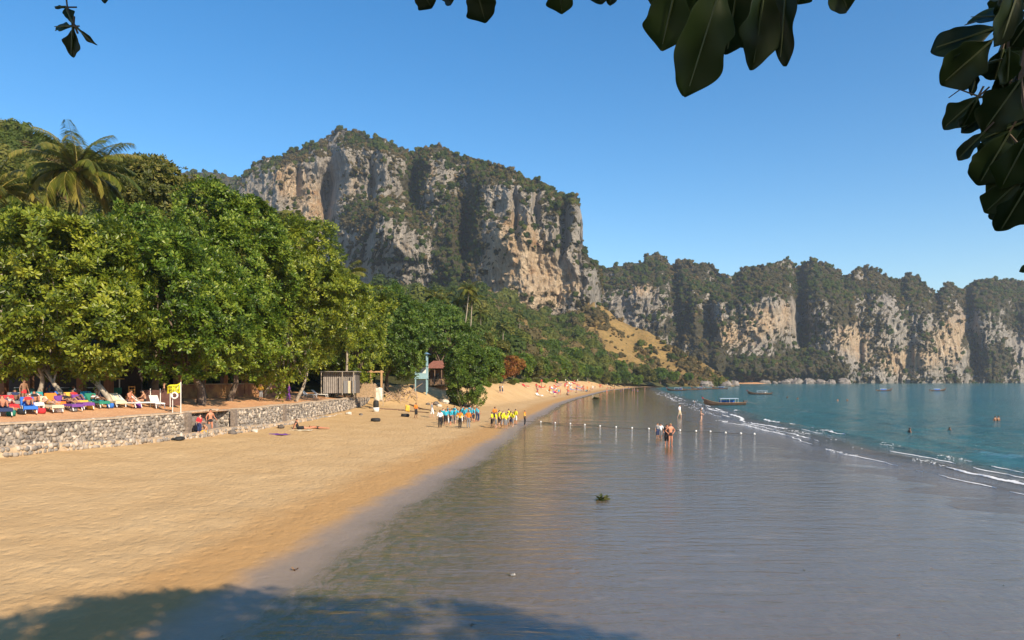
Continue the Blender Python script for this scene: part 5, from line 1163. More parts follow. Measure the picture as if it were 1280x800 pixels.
# ------------------------------------------------------------------ loungers, towels and sunbathers on the terrace
WPL = mat('white_plastic', (0.74, 0.74, 0.72), 0.45, 0.05)
def lounger_kit():
    """head towards +Y, foot at -Y; origin below the hips"""
    k = {}
    f = MB()
    for sx in (-.29, .29): f.box((sx, -.18, .34), (.06, 1.42, .07))
    f.box((0, -.88, .34), (.64, .06, .07)); f.box((0, .52, .34), (.64, .06, .07)); k['frame'] = f.mesh('frame', WPL)
    s = MB()
    for i in range(9): s.box((0, -.82 + i * .148, .385), (.56, .118, .02))
    k['seat'] = s.mesh('seat', WPL)
    b = MB(); a = math.radians(40); M = Matrix.Rotation(a, 3, 'X')
    for sx in (-.27, .27): b.box(M @ Vector((sx, .38, 0)) + Vector((0, .42, .38)), (.05, .8, .05), 0, M)
    for i in range(6): b.box(M @ Vector((0, .06 + i * .132, .02)) + Vector((0, .42, .38)), (.52, .10, .02), 0, M)
    k['backrest'] = b.mesh('backrest', WPL)
    l = MB(); l.tube([(0, 0, .33), (.02, -.05, .16), (.03, -.09, 0)], [.035, .03, .026], 6); k['leg'] = l.mesh('leg', WPL)
    t = MB(); vs = []; fs = []
    rr = random.Random(4); prof = [(-.95, .22), (-.93, .40), (-.5, .405), (0, .408), (.42, .41), (.72, .66), (1.0, .90), (1.04, .80)]
    for y, z in prof:
        for x in (-.36, -.33, -.1, .1, .33, .36): vs.append((x, y, z - (.14 if abs(x) > .34 else 0) + rr.uniform(-.006, .01) + .012))
    for i in range(len(prof) - 1):
        for q in range(5): fs.append((i * 6 + q, i * 6 + q + 1, (i + 1) * 6 + q + 1, (i + 1) * 6 + q))
    m = bpy.data.meshes.new('towel'); m.from_pydata(vs, [], fs); m.update(); m.materials.append(None); k['towel'] = m
    return k
LK = lounger_kit()
def lounger(px, py, rz, label, towel=None, who=None, loc=None, group=None):
    p = loc or spot(px, py); r = empty('sun_lounger', p, rz); tag(r, label, 'sun lounger', group)
    for n in ('frame', 'seat', 'backrest'): obj(n, LK[n], r)
    for sx, sy in ((-.28, -.8), (.28, -.8), (-.28, .45), (.28, .45)): obj('leg', LK['leg'], r, loc=(sx, sy, 0), rot=(0, 0, math.pi if sy > 0 else 0))
    if towel:
        t = obj('towel', LK['towel'], None, loc=p + Vector((0, 0, .005)), rot=(0, 0, rz)); t.material_slots[0].link = 'OBJECT'; t.material_slots[0].material = CL[towel]
        t.modifiers.new('thick', 'SOLIDIFY').thickness = .012
        tag(t, towel + ' towel spread over ' + who[0] if who else towel + ' towel spread over an empty sun lounger', 'towel')
    return p
RZ = -math.atan2(0.8, 0.6)  # foot end turned to the sea
RZL = math.pi - math.atan2(-0.8, -0.6) if False else math.radians(53)
def terrace_life():
    rows = [  # px, py, towel, pose, wear, words
        (4, 519, 'navy', 'recline', 'black', 'the navy towel lounger at the terrace edge'), (36, 516, 'blue', 'recline', 'red', 'the bright blue towel lounger'), (62, 514.5, 'cream', 'recline_flat', 'gold', 'the cream towel lounger'), (86, 513, 'purple', 'recline', 'black', 'the purple towel lounger'), (104, 511, 'purple', None, None, None), (122, 509, 'green', 'recline_flat', 'white', 'the green towel lounger'), (146, 508.5, 'cream', None, None, None),
        (20, 509, 'grey', 'recline', 'navy', 'the grey towel lounger'), (48, 507.5, 'teal', 'recline_flat', 'purple', 'the teal towel lounger'), (76, 506, 'navy', 'recline', 'blue', 'a navy towel lounger in the second row'), (100, 504.5, 'blue', 'recline', 'white', 'a blue towel lounger in the second row'), (128, 503, 'navy', None, None, None),
        (12, 514, 'red', 'recline_flat', 'white', 'the red towel lounger'), (44, 511.5, 'white', 'recline', 'black', 'the white towel lounger'), (70, 509.8, 'orange', None, None, None), (95, 508, 'gold', 'recline', 'red', 'the golden towel lounger'), (115, 506.3, 'cyan', 'recline_flat', 'navy', 'the turquoise towel lounger')]
    for i, (px, py, tw, ps, wc, nm) in enumerate(rows):
        rz = RZL + PR.uniform(-.32, .32)
        wh = ('a white lounger in the ' + ('front' if i < 7 else 'second' if i < 12 else 'middle') + ' row') if True else None
        p = lounger(px, py, rz, 'white plastic sun lounger under %s towel%s in the %s row' % (('a ' + tw), ' with a sunbather' if ps else ' left empty', 'front' if i < 7 else 'second' if i < 12 else 'middle'), tw, (wh + (' under a sunbather' if ps else ' left empty'),))
        if ps: person(p + Vector((0, 0, .02)), ps, rz, 'sunbather in %s swimwear reclining on %s' % (wc, nm), (('trunks', wc),) + ((('vest', wc),) if i % 2 else ()), None, None, 1.0)
    p = lounger(160, 509.5, math.radians(75), 'white plastic sun lounger with a bare-chested man sitting on its side')
    person(p + Vector((.1, -.1, .02)), 'sit', math.radians(70), 'bare-chested person sitting sideways on a lounger facing a friend', (('trunks', 'navy'),), 3, 1)
    p = lounger(183, 509, math.radians(100), 'white plastic sun lounger with a person seated opposite a friend')
    person(p + Vector((-.1, .1, .02)), 'sit', math.radians(-70), 'person seated on a lounger opposite a friend and leaning forward', (('trunks', 'black'),), 0, 0)
    lounger(196, 510, math.radians(40), 'empty white plastic sun lounger nearest the yellow flag')
    person(spot(121, 504), 'bend', math.radians(70), 'person bending over a lounger with the blue towel', (('trunks', 'cream'),), 1, 2)
    for i, (px, py) in enumerate(((386, 497), (400, 496.5), (412, 496))):
        lounger(px, py, math.radians(70 + 12 * i), 'white sun lounger before the grey corrugated hut', group='loungers before the grey hut')
    person(spot(414, 497), 'sit', .6, 'person in dark clothes seated before the grey corrugated hut', (('shirt', 'navy'), ('trousers', 'black')), 2, 0)
terrace_life()
def terrace_clutter():
    R = random.Random(44)
    for i, (px, py, c) in enumerate(((27, 518, 'black'), (52, 517, 'red'), (74, 515.5, 'white'), (113, 512, 'gold'), (138, 510, 'blue'), (92, 514.5, 'grey'), (173, 510, 'purple'), (14, 520, 'green'))):
        p = spot(px, py); r = empty('beach_bag', p, R.uniform(0, 6)); tag(r, c + ' beach bag standing on the sand between the loungers', 'bag')
        MB().lathe([(.01, 0), (.20, .01), (.24, .16), (.20, .32), (.17, .33), (.15, .25)], n=10).build('bag_body', CL[c], r, True); MB().tube([(-.17, 0, .30), (-.1, 0, .5), (.1, 0, .5), (.17, 0, .30)], .015, 5).build('handle', CL['cream'], r)
    dg = mat('dark_green_plastic', (.02, .10, .07), .5, .2)
    for i, (px, py) in enumerate(((24, 503), (42, 502), (60, 501), (88, 500), (112, 499), (132, 499.5))):
        p = spot(px, py); r = empty('garden_chair', p, R.uniform(0, 6)); tag(r, 'dark green plastic garden chair in the shade before the brick columns', 'chair', 'green chairs in the shade')
        for sx in (-.22, .22):
            for sy in (-.22, .22): MB().tube([(sx * 1.1, sy * 1.1, 0), (sx, sy, .44)], .025, 5).build('leg', dg, r)
        MB().box((0, 0, .45), (.52, .5, .04)).build('seat', dg, r); MB().box((0, .25, .72), (.5, .04, .52)).build('backrest', dg, r)
    for px, py, ps, w_, lb in ((30, 507, 'stand', (('trunks', 'red'),), 'bather in red trunks standing between the two rows of loungers'), (96, 503, 'sit', (('shirt', 'white'), ('shorts', 'navy')), 'person in white shirt sitting in the shade by a brick column'), (66, 504, 'stand_b', (('shirt', 'navy'), ('trunks', 'black')), 'person in navy shirt standing before a brick column'), (205, 507, 'walk', (('trunks', 'blue'),), 'bather in blue trunks walking behind the flag poles'), (326, 502, 'stand', (('shirt', 'gold'), ('shorts', 'grey')), 'person in ochre shirt standing before the garden wall')):
        person(spot(px, py), ps, R.uniform(-3, 3), lb, w_)
    for i in range(26):
        d = R.uniform(170, 330); xw, xb = float(x_water(d)), float(x_back(d)); x = xb + (xw - xb) * R.uniform(.2, .5); z = float(beach_z(x, d)); c = R.choice(('red', 'white', 'red', 'purple', 'blue', 'cream'))
        rz = R.uniform(.6, 1.5); lounger(0, 0, rz, 'white sun lounger on the far beach', None, None, Vector((x, d, z)), 'loungers on the far beach')
        t = obj('towel', LK['towel'], None, loc=(x, d, z + .01), rot=(0, 0, rz)); t.material_slots[0].link = 'OBJECT'; t.material_slots[0].material = CL[c]; tag(t, c + ' towel over a lounger on the far beach', 'towel', c + ' towels on the far beach')
terrace_clutter()

# ------------------------------------------------------------------ small things on the sand
def torus(R, r, n=18, m=8):
    mb = MB(); vs = []; fs = []
    for i in range(n):
        for k in range(m):
            a, b = i * 6.2832 / n, k * 6.2832 / m; vs.append(((R + r * math.cos(b)) * math.cos(a), (R + r * math.cos(b)) * math.sin(a), r * 1.25 * math.sin(b)))
    for i in range(n):
        for k in range(m): fs.append((i * m + k, ((i + 1) % n) * m + k, ((i + 1) % n) * m + (k + 1) % m, i * m + (k + 1) % m))
    return mb.add(vs, fs)
def sand_things():
    rub = mat('black_rubber', (0.018, 0.018, 0.018), 0.8, 0.3)
    for px, py, lb in ((469.5, 527, 'black car tyre lying flat on the sand below the white bin'), (506.5, 521, 'black car tyre lying flat beside the yellow cloth')):
        r = empty('tyre', spot(px, py) + Vector((0, 0, .17))); tag(r, lb, 'tyre'); torus(.36, .15).build('tread', rub, r, True)
        MB().lathe([(.25, -.08), (.27, 0), (.25, .08)], (0, 0, 0), 18).build('inner_rim', mat('grey_rim', (.2, .19, .17), .7), r, True)
    p = spot(470, 515); r = empty('bin', p); tag(r, 'white tub with a black lid standing below the end of the wall', 'bin')
    MB().lathe([(.01, 0), (.34, 0), (.40, .55), (.36, .56), (.34, .5)], n=16).build('tub', WPL, r, True); MB().lathe([(.30, .5), (.34, .56), (.36, .95), (.32, 1.3), (.2, 1.42), (.01, 1.44)], n=14).build('black_bag', rub, r, True)
    p = spot(506, 518); r = empty('cloth_marker', p); tag(r, 'yellow cloth tied to a short stick behind a tyre', 'marker')
    MB().tube([(0, 0, -.2), (.03, 0, 1.2)], .025, 6).build('stick', BARK_PALE, r)
    vs = []; fs = []
    for i in range(6):
        for k in range(5): vs.append((.03 + i * .11, .09 * math.sin(i * 1.5 + k), 1.2 - k * .2 - .03 * i))
    for i in range(5):
        for k in range(4): fs.append((i * 5 + k, i * 5 + k + 1, (i + 1) * 5 + k + 1, (i + 1) * 5 + k))
    c = MB().add(vs, fs).build('cloth', CL['gold'], r, True); c.modifiers.new('t', 'SOLIDIFY').thickness = .01
    def towel(px, py, rz, col, lb, L=1.7, W=.75):
        p = spot(px, py); vs = []; fs = []
        for i in range(9):
            for k in range(5):
                x, y = (k / 4 - .5) * W, (i / 8 - .5) * L; vs.append((x, y, .03 + .025 * math.sin(x * 11 + y * 7) + .02 * math.sin(y * 9)))
        for i in range(8):
            for k in range(4): fs.append((i * 5 + k, i * 5 + k + 1, (i + 1) * 5 + k + 1, (i + 1) * 5 + k))
        o = MB().add(vs, fs).build('beach_towel', CL[col], None, True); o.location = p; o.rotation_euler = (0, 0, rz); o.modifiers.new('t', 'SOLIDIFY').thickness = .02; tag(o, lb, 'towel')
    towel(345, 543, 1.2, 'purple', 'purple towel spread on the sand below the wall', 2.0, .9); towel(375, 538, 1.4, 'cream', 'cream towel under the sunbathers below the wall', 2.0, 1.0)
    p = spot(218, 550); r = empty('bag_heap', p); tag(r, 'black bundle of clothes dropped on the sand before the wall', 'bundle')
    rr = random.Random(6)
    for i in range(4): MB().lathe([(.01, 0), (.26, .02), (.3, .1), (.2, .2), (.01, .24)], (rr.uniform(-.45, .55), rr.uniform(-.2, .2), 0), 9, Matrix.Rotation(rr.uniform(-.3, .3), 3, 'X')).build('fold', rub, r, True)
    p = spot(250, 543); o = MB().lathe([(.01, 0), (.24, .02), (.27, .2), (.2, .36), (.08, .42), (.01, .43)], n=10).build('rucksack', CL['black'], None, True); o.location = p; tag(o, 'black rucksack standing at the foot of the recess', 'bag')
    stn = mat('boulder_dark', (0.13, 0.11, 0.095), 0.95, 0.4, 3, .6)
    for i, (px, py, s) in enumerate(((436, 518, .28), (451, 519, .2), (351, 535, .3), (318, 540, .22), (291, 543, .3), (545, 506, .5), (556, 504, .6), (564, 503, .5), (551, 502, .4), (549, 508, .35), (535, 506, .3))):
        rr = random.Random(50 + i); me = MB(); n = 8; vs = []; fs = []
        for a in range(5):
            ph = -1.2 + a * .62
            for k in range(n): q = s * rr.uniform(.75, 1.2); vs.append((q * math.cos(ph) * math.cos(k * .785) * 1.3, q * math.cos(ph) * math.sin(k * .785), q * math.sin(ph) * .75))
        for a in range(4):
            for k in range(n): fs.append((a * n + k, a * n + (k + 1) % n, (a + 1) * n + (k + 1) % n, (a + 1) * n + k))
        fs += [tuple(range(n - 1, -1, -1)), tuple(4 * n + k for k in range(n))]
        o = me.add(vs, fs).build('boulder', stn if i % 3 else mat('boulder_pale', (0.50, 0.46, 0.40), 0.9, .3, 3, .5)); o.location = spot(px, py) + Vector((0, 0, s * .3)); o.rotation_euler = (0, 0, i)
        tag(o, 'loose rock lying at the foot of the sea wall' if i < 5 else 'loose rock on the sand slope below the blue hut', 'rock', 'rocks at the wall foot' if i < 5 else 'rocks below the blue hut')
    # driftwood heap
    wd = mat('driftwood', (0.36, 0.25, 0.17), 0.95, .35, 5, .5)
    rr = random.Random(12)
    for i in range(30):
        px, py = rr.uniform(482, 522), rr.uniform(493, 503); p = spot(px, py); L = rr.uniform(1.2, 3.4); a = rr.uniform(0, 3.14); e = rr.uniform(.0, .9)
        d = Vector((math.cos(a) * math.cos(e), math.sin(a) * math.cos(e), math.sin(e)))
        o = MB().tube([d * (-L / 2), d * (-L / 6) + Vector((0, .1, .06)), d * (L / 6) + Vector((.05, 0, .05)), d * (L / 2)], [.07, .065, .05, .025], 6).build('driftwood_branch', wd); o.location = p + Vector((0, 0, abs(d.z) * L / 2 + .06)); tag(o, 'bleached branch in the heap of driftwood by the wall end', 'driftwood', 'driftwood heap')
    for (x0, y0, x1, y1) in ((462, 511, 500, 512.5), (498, 513, 536, 516.5), (512, 506, 545, 514.5)):
        a, b = spot(x0, y0), spot(x1, y1); pts = [a.lerp(b, t / 7) + Vector((0, .3 * math.sin(t * 1.3), 0)) for t in range(8)]; pts = [Vector((q.x, q.y, ground_z(q.x, q.y) + .06)) for q in pts]
        o = MB().tube(pts, [.12, .13, .12, .11, .1, .09, .07, .05], 7).build('driftwood_log', mat('dark_log', (0.17, 0.105, 0.065), .95, .4, 4, .5), None, True); tag(o, 'long dark log washed up across the sand slope', 'log', 'logs on the sand slope')
    # line of floats
    fl = [(676, 528), (694, 529.5), (713, 530.6), (731, 532), (750, 533.6), (770, 535), (790, 536), (811, 537), (831, 538), (850, 539), (870, 540), (888, 540.6), (907, 542), (926, 543), (943, 543.6)]
    pts = [spot(x, y, lambda x, y: -0.03 if x > 0 else ground_z(x, y)) for x, y in fl]; r = empty('float_line', pts[0]); tag(r, 'rope with white floats strung across the wet sand', 'float line'); b0 = pts[0]
    rp = []
    for a, b in zip(pts, pts[1:]): rp += [a - b0 + Vector((0, 0, .06)), a.lerp(b, .5) - b0 + Vector((.3 * math.sin(a.x), .2, .035))]
    rp.append(pts[-1] - b0 + Vector((0, 0, .06))); a = pts[0] - b0
    MB().tube([a + Vector((-4, 1, .25)), a + Vector((-2, .4, .1))] + rp, .022, 5).build('rope', mat('rope', (.10, .09, .075), .9), r)
    for p in pts: MB().lathe([(.01, -.09), (.07, -.07), (.105, 0), (.07, .08), (.03, .11), (.01, .11)], p - b0 + Vector((0, 0, .075)), 10).build('float', WPL, r, True)
    # weed and litter on the film of water
    def weed(px, py, size, n, m, lb, seed, name='weed_clump', cat='weed', grp=None):
        rr = np.random.default_rng(seed); p = spot(px, py); V = []; Q = []; T = []
        for i in range(n):
            a = rr.uniform(0, 6.28); e = rr.uniform(0.0, .9); L = size * rr.uniform(.4, 1); b = np.array([rr.uniform(-.35, .35) * size, rr.uniform(-.25, .25) * size, .0]); d = np.array([math.cos(a) * math.cos(e), math.sin(a) * math.cos(e), math.sin(e)]); s = np.array([-math.sin(a), math.cos(a), .2]) * L * .2; k = len(V)
            V += [b, b + d * L * .55 + s, b + d * L - np.array([0, 0, .15 * L]), b + d * L * .55 - s]; Q += [(k, k + 1, k + 2), (k, k + 2, k + 3)]; t_ = rr.random(); T += [t_, t_]
        V = np.array(V); V[:, 2] = np.maximum(V[:, 2], .004)
        o = obj(name, mesh_np(name, V, np.array(Q), m, False, {'tint': ('FACE', np.array(T))}), loc=p + Vector((0, 0, .005))); tag(o, lb, cat, grp)
    dk = leaf_mat('weed_leaves', (0.02, 0.03, 0.008), (0.05, 0.065, 0.015), (0.14, 0.13, 0.03), .15, .5, .4); dr = leaf_mat('dry_leaves', (0.05, 0.025, 0.012), (0.14, 0.06, 0.025), (0.3, 0.15, 0.05), .1, .7, .2); pale = leaf_mat('pale_shell', (.3, .28, .24), (.5, .47, .42), (.72, .7, .66), .05, .5, .4)
    weed(752, 625, .46, 40, dk, 'green weed clump stranded on the wet sand', 1); weed(641, 720, .12, 12, pale, 'pale shell debris lying in the water film', 2, 'shell_debris', 'debris'); weed(636, 719, .08, 10, dk, 'scrap of dark weed beside the pale shell debris', 3)
    weed(368, 713, .14, 9, dr, 'brown dry leaves lying at the edge of the dry sand', 4, 'dry_leaf', 'leaf'); weed(745, 499, 1.2, 90, dk, 'large green weed heap left on the far wet sand', 5, 'weed_heap'); weed(1021 + 165, 539.5, .5, 16, dr, 'brown weed drifting behind the breaking waves', 6)
    rr = random.Random(8)
    for i, (px, py) in enumerate(((277, 796), (590, 781), (768, 684), (923, 627), (959, 614), (980, 697), (1005, 713), (1018, 720), (1164, 711), (1254, 733), (1144, 660), (1123, 795), (1221, 799), (918, 689), (236, 735), (340, 668), (590, 700), (870, 760), (1207, 694), (1152, 622))):
        weed(px, py, rr.uniform(.035, .08), 7, dr if i % 3 == 2 else dk, 'small dark scrap of weed on the wet sand', 20 + i, 'weed_scrap', 'weed', 'scraps of weed on the wet sand')
sand_things()

# ------------------------------------------------------------------ warning flag, huts and low walls under the trees
def shore_builds():
    p = spot(226, 517); r = empty('flag_post', p, 0, .86); tag(r, 'two white poles with a yellow warning flag and a lifebuoy', 'flag')
    white = mat('white_paint', (.75, .74, .70), .6, .08)
    MB().tube([(0, 0, -.3), (0, 0, 2.55)], .035, 7).build('pole', white, r); MB().tube([(-.68, .05, -.3), (-.68, .05, 2.0)], .03, 7).build('pole', white, r)
    vs = []; fs = []; n, m = 13, 7
    for i in range(n):
        for k in range(m):
            t = i / (n - 1); vs.append((-.03 - t * 1.12, .10 * math.sin(t * 7 + k * .25) * t, 2.5 - k / (m - 1) * (.80 - .18 * t) - .33 * t - .06 * math.sin(t * 6)))
    for i in range(n - 1):
        for k in range(m - 1): fs.append((i * m + k, (i + 1) * m + k, (i + 1) * m + k + 1, i * m + k + 1))
    f = MB().add(vs, fs).build('flag_cloth', CL['yellow'], r, True); f.modifiers.new('t', 'SOLIDIFY').thickness = .01
    def fp(t, s):  # point on the cloth, a little proud of it
        return Vector((-.03 - t * 1.12, .10 * math.sin(t * 7 + s * 6 * .25) * t - .018, 2.5 - s * (.80 - .18 * t) - .33 * t - .06 * math.sin(t * 6)))
    pr = MB()
    for row, (s0, s1) in enumerate(((.16, .44), (.56, .84))):
        for q, t0 in enumerate((.10, .26, .42, .58, .74)):
            for (a, b) in (((t0, s0), (t0 + .02, s1)), ((t0, s0), (t0 + .10, s0 + .02)), ((t0 + .09, s0), (t0 + .08, s1 if (q + row) % 2 else (s0 + s1) / 2)), ((t0, (s0 + s1) / 2), (t0 + .09, (s0 + s1) / 2 + .03)))[:3 + (q + row) % 2]:
                pr.tube([fp(a[0] + (b[0] - a[0]) * u, a[1] + (b[1] - a[1]) * u) for u in (0, .5, 1)], .016, 4)
    pr.build('lettering', CL['black'], f)
    lb = empty('lifebuoy', p + Vector((-.42, -.02, 1.25))); tag(lb, 'white ring lifebuoy hanging between the flag poles', 'lifebuoy'); o = torus(.2, .06, 20, 8).build('ring', white, lb, True); o.rotation_euler = (math.pi / 2, 0, 0)
    for a in range(4):
        o = MB().lathe([(.066, -.04), (.07, 0), (.066, .04)], n=8).build('band', CL['navy'], lb); o.location = (.2 * math.cos(a * 1.57 + .78), 0, .2 * math.sin(a * 1.57 + .78)); o.rotation_euler = (0, -(a * 1.57 + .78), 0)
    MB().tube([(0, .02, .2), (.42, .02, .9)], .012, 4).build('cord', white, lb)
    # pavilion with brick columns
    brick = NT('column_brick'); bt = brick.n('TexBrick'); brick.put(brick.pos((1, 1, 1), True), bt.inputs['Vector']); bt.inputs['Scale'].default_value = 3.2
    bt.inputs['Color1'].default_value = (.24, .085, .035, 1); bt.inputs['Color2'].default_value = (.33, .13, .05, 1); bt.inputs['Mortar'].default_value = (.16, .12, .09, 1); brick.set(Base_Color=bt.outputs[0], Roughness=.9)
    d = 58.0; r = empty('beach_pavilion', (at(85, 474, d).x, d, 3.3)); tag(r, 'open pavilion with brick columns in the shade behind the loungers', 'pavilion')
    for px in (4, 36, 68, 102, 136): MB().box((at(px, 474, d).x - r.location.x, 0, 1.7), (.52, .52, 4.0)).build('column', brick.m, r)
    dw = mat('dark_wood', (.06, .04, .03), .8, .3); MB().box((-2, 0, 3.8), (11, .3, .3)).build('beam', dw, r); MB().box((-2, 3.6, 1.5), (12, .2, 4.0)).build('back_wall', dw, r)
    rf = MB(); rf.add([(-8.4, -1.2, 3.9), (4.6, -1.2, 3.9), (4.6, 2, 5.6), (-8.4, 2, 5.6), (-8.4, 5, 3.9), (4.6, 5, 3.9), (-8.4, -1.2, 3.75), (4.6, -1.2, 3.75), (4.6, 5, 3.75), (-8.4, 5, 3.75)], [(0, 1, 2, 3), (3, 2, 5, 4), (6, 9, 8, 7), (0, 6, 7, 1), (4, 5, 8, 9), (1, 7, 8, 5, 2), (0, 3, 4, 9, 6)]); rf.build('roof', dw, r)
    for x in (-4.5, -1.6, 1.2):
        MB().box((x, 1.6, 1.02), (1.1, .8, .06)).build('table_top', white, r)
    # green and yellow stall, orange chair
    q = spot(137, 500); r = empty('drinks_stall', q); tag(r, 'small green stall with a yellow counter edge under the trees', 'stall'); gr = mat('green_paint', (.02, .16, .09), .6, .2)
    MB().box((0, 0, .75), (1.7, .6, .5)).build('panel', gr, r); MB().box((0, -.1, 1.72), (2.0, 1.0, .08)).build('counter_edge', CL['gold'], r)
    for sx in (-.8, .8): MB().box((sx, 0, .85), (.07, .07, 1.75)).build('post', white, r)
    q = spot(163, 503); r = empty('wooden_chair', q); tag(r, 'orange wooden chair behind the seated pair', 'chair'); oc = mat('orange_wood', (.50, .24, .05), .6, .2)
    for sx in (-.22, .22):
        MB().box((sx, .2, .62), (.05, .05, 1.25)).build('leg', oc, r); MB().box((sx, -.2, .22), (.05, .05, .45)).build('leg', oc, r)
    MB().box((0, 0, .46), (.5, .48, .05)).build('seat', oc, r)
    for z in (.7, .95, 1.18): MB().box((0, .2, z), (.40, .03, .09)).build('back_slat', oc, r)
    # red-brown screen with white posts
    q = spot(196, 508); r = empty('screen_fence', q); tag(r, 'red-brown panel screen with white posts left of the flag', 'fence'); rb = mat('redbrown_panel', (.12, .055, .045), .8, .25)
    for i in range(4): MB().box((-1.1 + i * .73, .6, .62), (.70, .05, 1.15)).build('panel', rb, r)
    for i in (1, 2, 3): MB().tube([(-1.46 + i * .73, .54, -.2), (-1.46 + i * .73, .54, 1.3)], .03, 6).build('post', white, r)
    # sunlit low wall of the garden behind the terrace
    lw = NT('ochre_plaster'); pz = lw.pos(); lw.set(Base_Color=lw.mix(lw.ramp(lw.noise(pz, 1.2, 6, .65), (.4, 0), (.6, 1)), (.46, .25, .11), (.26, .12, .075)), Roughness=.95, Normal=lw.bump(lw.noise(pz, 7, 5), .6, .06))
    a, b = at(222, 474, 66), at(352, 474, 80); r = empty('garden_wall', (a.x, a.y, 0)); tag(r, 'low ochre plastered garden wall behind the terrace', 'wall'); dv = b - a; L = math.hypot(dv.x, dv.y); an = math.atan2(dv.y, dv.x)
    MB().box((dv.x / 2, dv.y / 2, 3.75), (L, .35, 1.5), an).build('wall_body', lw.m, r); MB().box((dv.x / 2, dv.y / 2, 4.54), (L + .1, .5, .08), an).build('cap', mat('cap_cement', (.40, .32, .24), .9, .2), r)
    for i in range(6): t = i / 5; MB().box((dv.x * t, dv.y * t, 4.5), (.5, .5, 2.0 if i % 2 else 1.75), an).build('pier', lw.m, r)
    # grey corrugated hut
    d = 90; a = at(404, 474, d).x; b = at(444, 474, d).x; r = empty('tin_hut', ((a + b) / 2, d, 3.3)); tag(r, 'grey corrugated hut with a lean-to roof at the terrace end', 'hut'); w_ = b - a
    cg = mat('corrugated_sheet', (.22, .195, .18), .6, .25, 2.5); n = 46; vs = []; fs = []
    for i in range(n + 1):
        for z in (0, 2.5): vs.append((-w_ / 2 + w_ * i / n, .05 * math.sin(i * 2.1), z))
    for i in range(n): fs.append((2 * i, 2 * i + 2, 2 * i + 3, 2 * i + 1))
    MB().add(vs, fs).build('front_sheet', cg, r); MB().box((0, 1.6, 1.25), (w_ - .1, 2.9, 2.5)).build('box_body', mat('hut_dark', (.10, .085, .075), .9), r); MB().box((0, 1.3, 2.62), (w_ + .6, 4.0, .1)).build('roof', cg, r)
    for x in (-w_ / 2, w_ * .15, w_ / 2): MB().tube([(x, -.9, -.2), (x, -.9, 2.55)], .06, 6).build('post', BARK_PALE, r)
    for x, cl in ((w_ * .22, 'grey'), (w_ * .36, 'cream'), (w_ * .47, 'grey')): MB().box((x, -.35, .75), (.5, .07, 1.5)).build('board', CL[cl], r)
    # bamboo fence: each pole
    d = 94; bam = mat('bamboo', (.40, .28, .17), .7, .3); r = empty('bamboo_fence', (at(446, 474, d).x, d, 3.0)); tag(r, 'bamboo pole fence beside the corrugated hut', 'fence')
    for i in range(24):
        h = 1.45 + .12 * math.sin(i * 2.7); MB().tube([(i * .105, .02 * math.sin(i * 5), -.3), (i * .105 + .01, 0, h)], .05, 6).build('pole', bam, r)
    for z in (.4, 1.1): MB().tube([(-.1, .06, z), (2.6, .06, z)], .035, 5).build('rail', bam, r)
    tp = mat('tarp_white', (.66, .60, .52), .8, .12, 3); d = 97; r = empty('tarp_screen', (at(473, 474, d).x, d, 2.0)); tag(r, 'pale tarpaulin stretched between sticks by the bamboo fence', 'tarpaulin'); vs = []; fs = []
    for i in range(7):
        for k in range(7): vs.append((-.55 + i * .18, .08 * math.sin(i * 1.7 + k), .1 + k * .30 + .06 * math.sin(i * 2)))
    for i in range(6):
        for k in range(6): fs.append((i * 7 + k, (i + 1) * 7 + k, (i + 1) * 7 + k + 1, i * 7 + k + 1))
    o = MB().add(vs, fs).build('sheet', tp, r, True); o.modifiers.new('t', 'SOLIDIFY').thickness = .02
    for x in (-.6, .6): MB().tube([(x, .05, -.5), (x + .1, 0, 2.4)], .04, 5).build('stick', BARK_PALE, r)
    # wooden shade frame (posts) at the fence
    r = empty('post_frame', (at(464, 474, 100).x, 100, 2.8)); tag(r, 'tan wooden post frame with a beam behind the bamboo fence', 'frame'); tn = mat('tan_wood', (.44, .27, .14), .8, .2)
    for x in (-1.6, 0, 1.4): MB().box((x, 0, 1.6), (.24, .24, 3.6)).build('post', tn, r)
    MB().box((-.1, 0, 3.2), (3.6, .2, .2)).build('beam', tn, r)
    # pale blue lookout hut
    d = 116; bl = mat('pale_blue_paint', (.24, .40, .47), .6, .15); x = at(527, 474, d).x; z0 = float(beach_z(x, d)) - .2; r = empty('blue_hut', (x, d, z0)); tag(r, 'narrow pale blue two-storey lookout hut among the trees', 'hut')
    for sx in (-.85, .85):
        for sy in (-.8, .8): MB().box((sx, sy, 3.0), (.16, .16, 6.4)).build('post', bl, r)
    for z in (2.3, 4.3): MB().box((0, 0, z), (2.0, 1.9, .14)).build('floor', bl, r)
    MB().box((0, -.86, 2.75), (1.9, .05, .75)).build('lower_panel', bl, r); MB().box((0, .86, 3.3), (1.9, .05, 1.8)).build('back_panel', white, r); MB().box((-.2, -.86, 4.75), (1.5, .05, .7)).build('upper_panel', white, r)
    MB().box((0, -.7, 1.1), (1.5, .08, 1.9)).build('door', mat('dark_door', (.03, .045, .06), .5), r); rf = MB(); rf.add([(-1.3, -1.2, 6.1), (1.3, -1.2, 6.1), (1.3, 1.2, 6.1), (-1.3, 1.2, 6.1), (0, 0, 6.9)], [(0, 1, 4), (1, 2, 4), (2, 3, 4), (3, 0, 4), (3, 2, 1, 0)]); rf.build('roof', mat('blue_roof', (.14, .27, .45), .5, .1), r)
    # house with red-brown roof
    d = 124; x = at(549, 474, d).x; z0 = float(hill_z(x, d)) + .2; r = empty('beach_house', (x, d, max(z0, 3.5) + .7)); tag(r, 'wooden house with a red-brown hipped roof and a balcony rail', 'house'); W, D = 3.4, 3.4
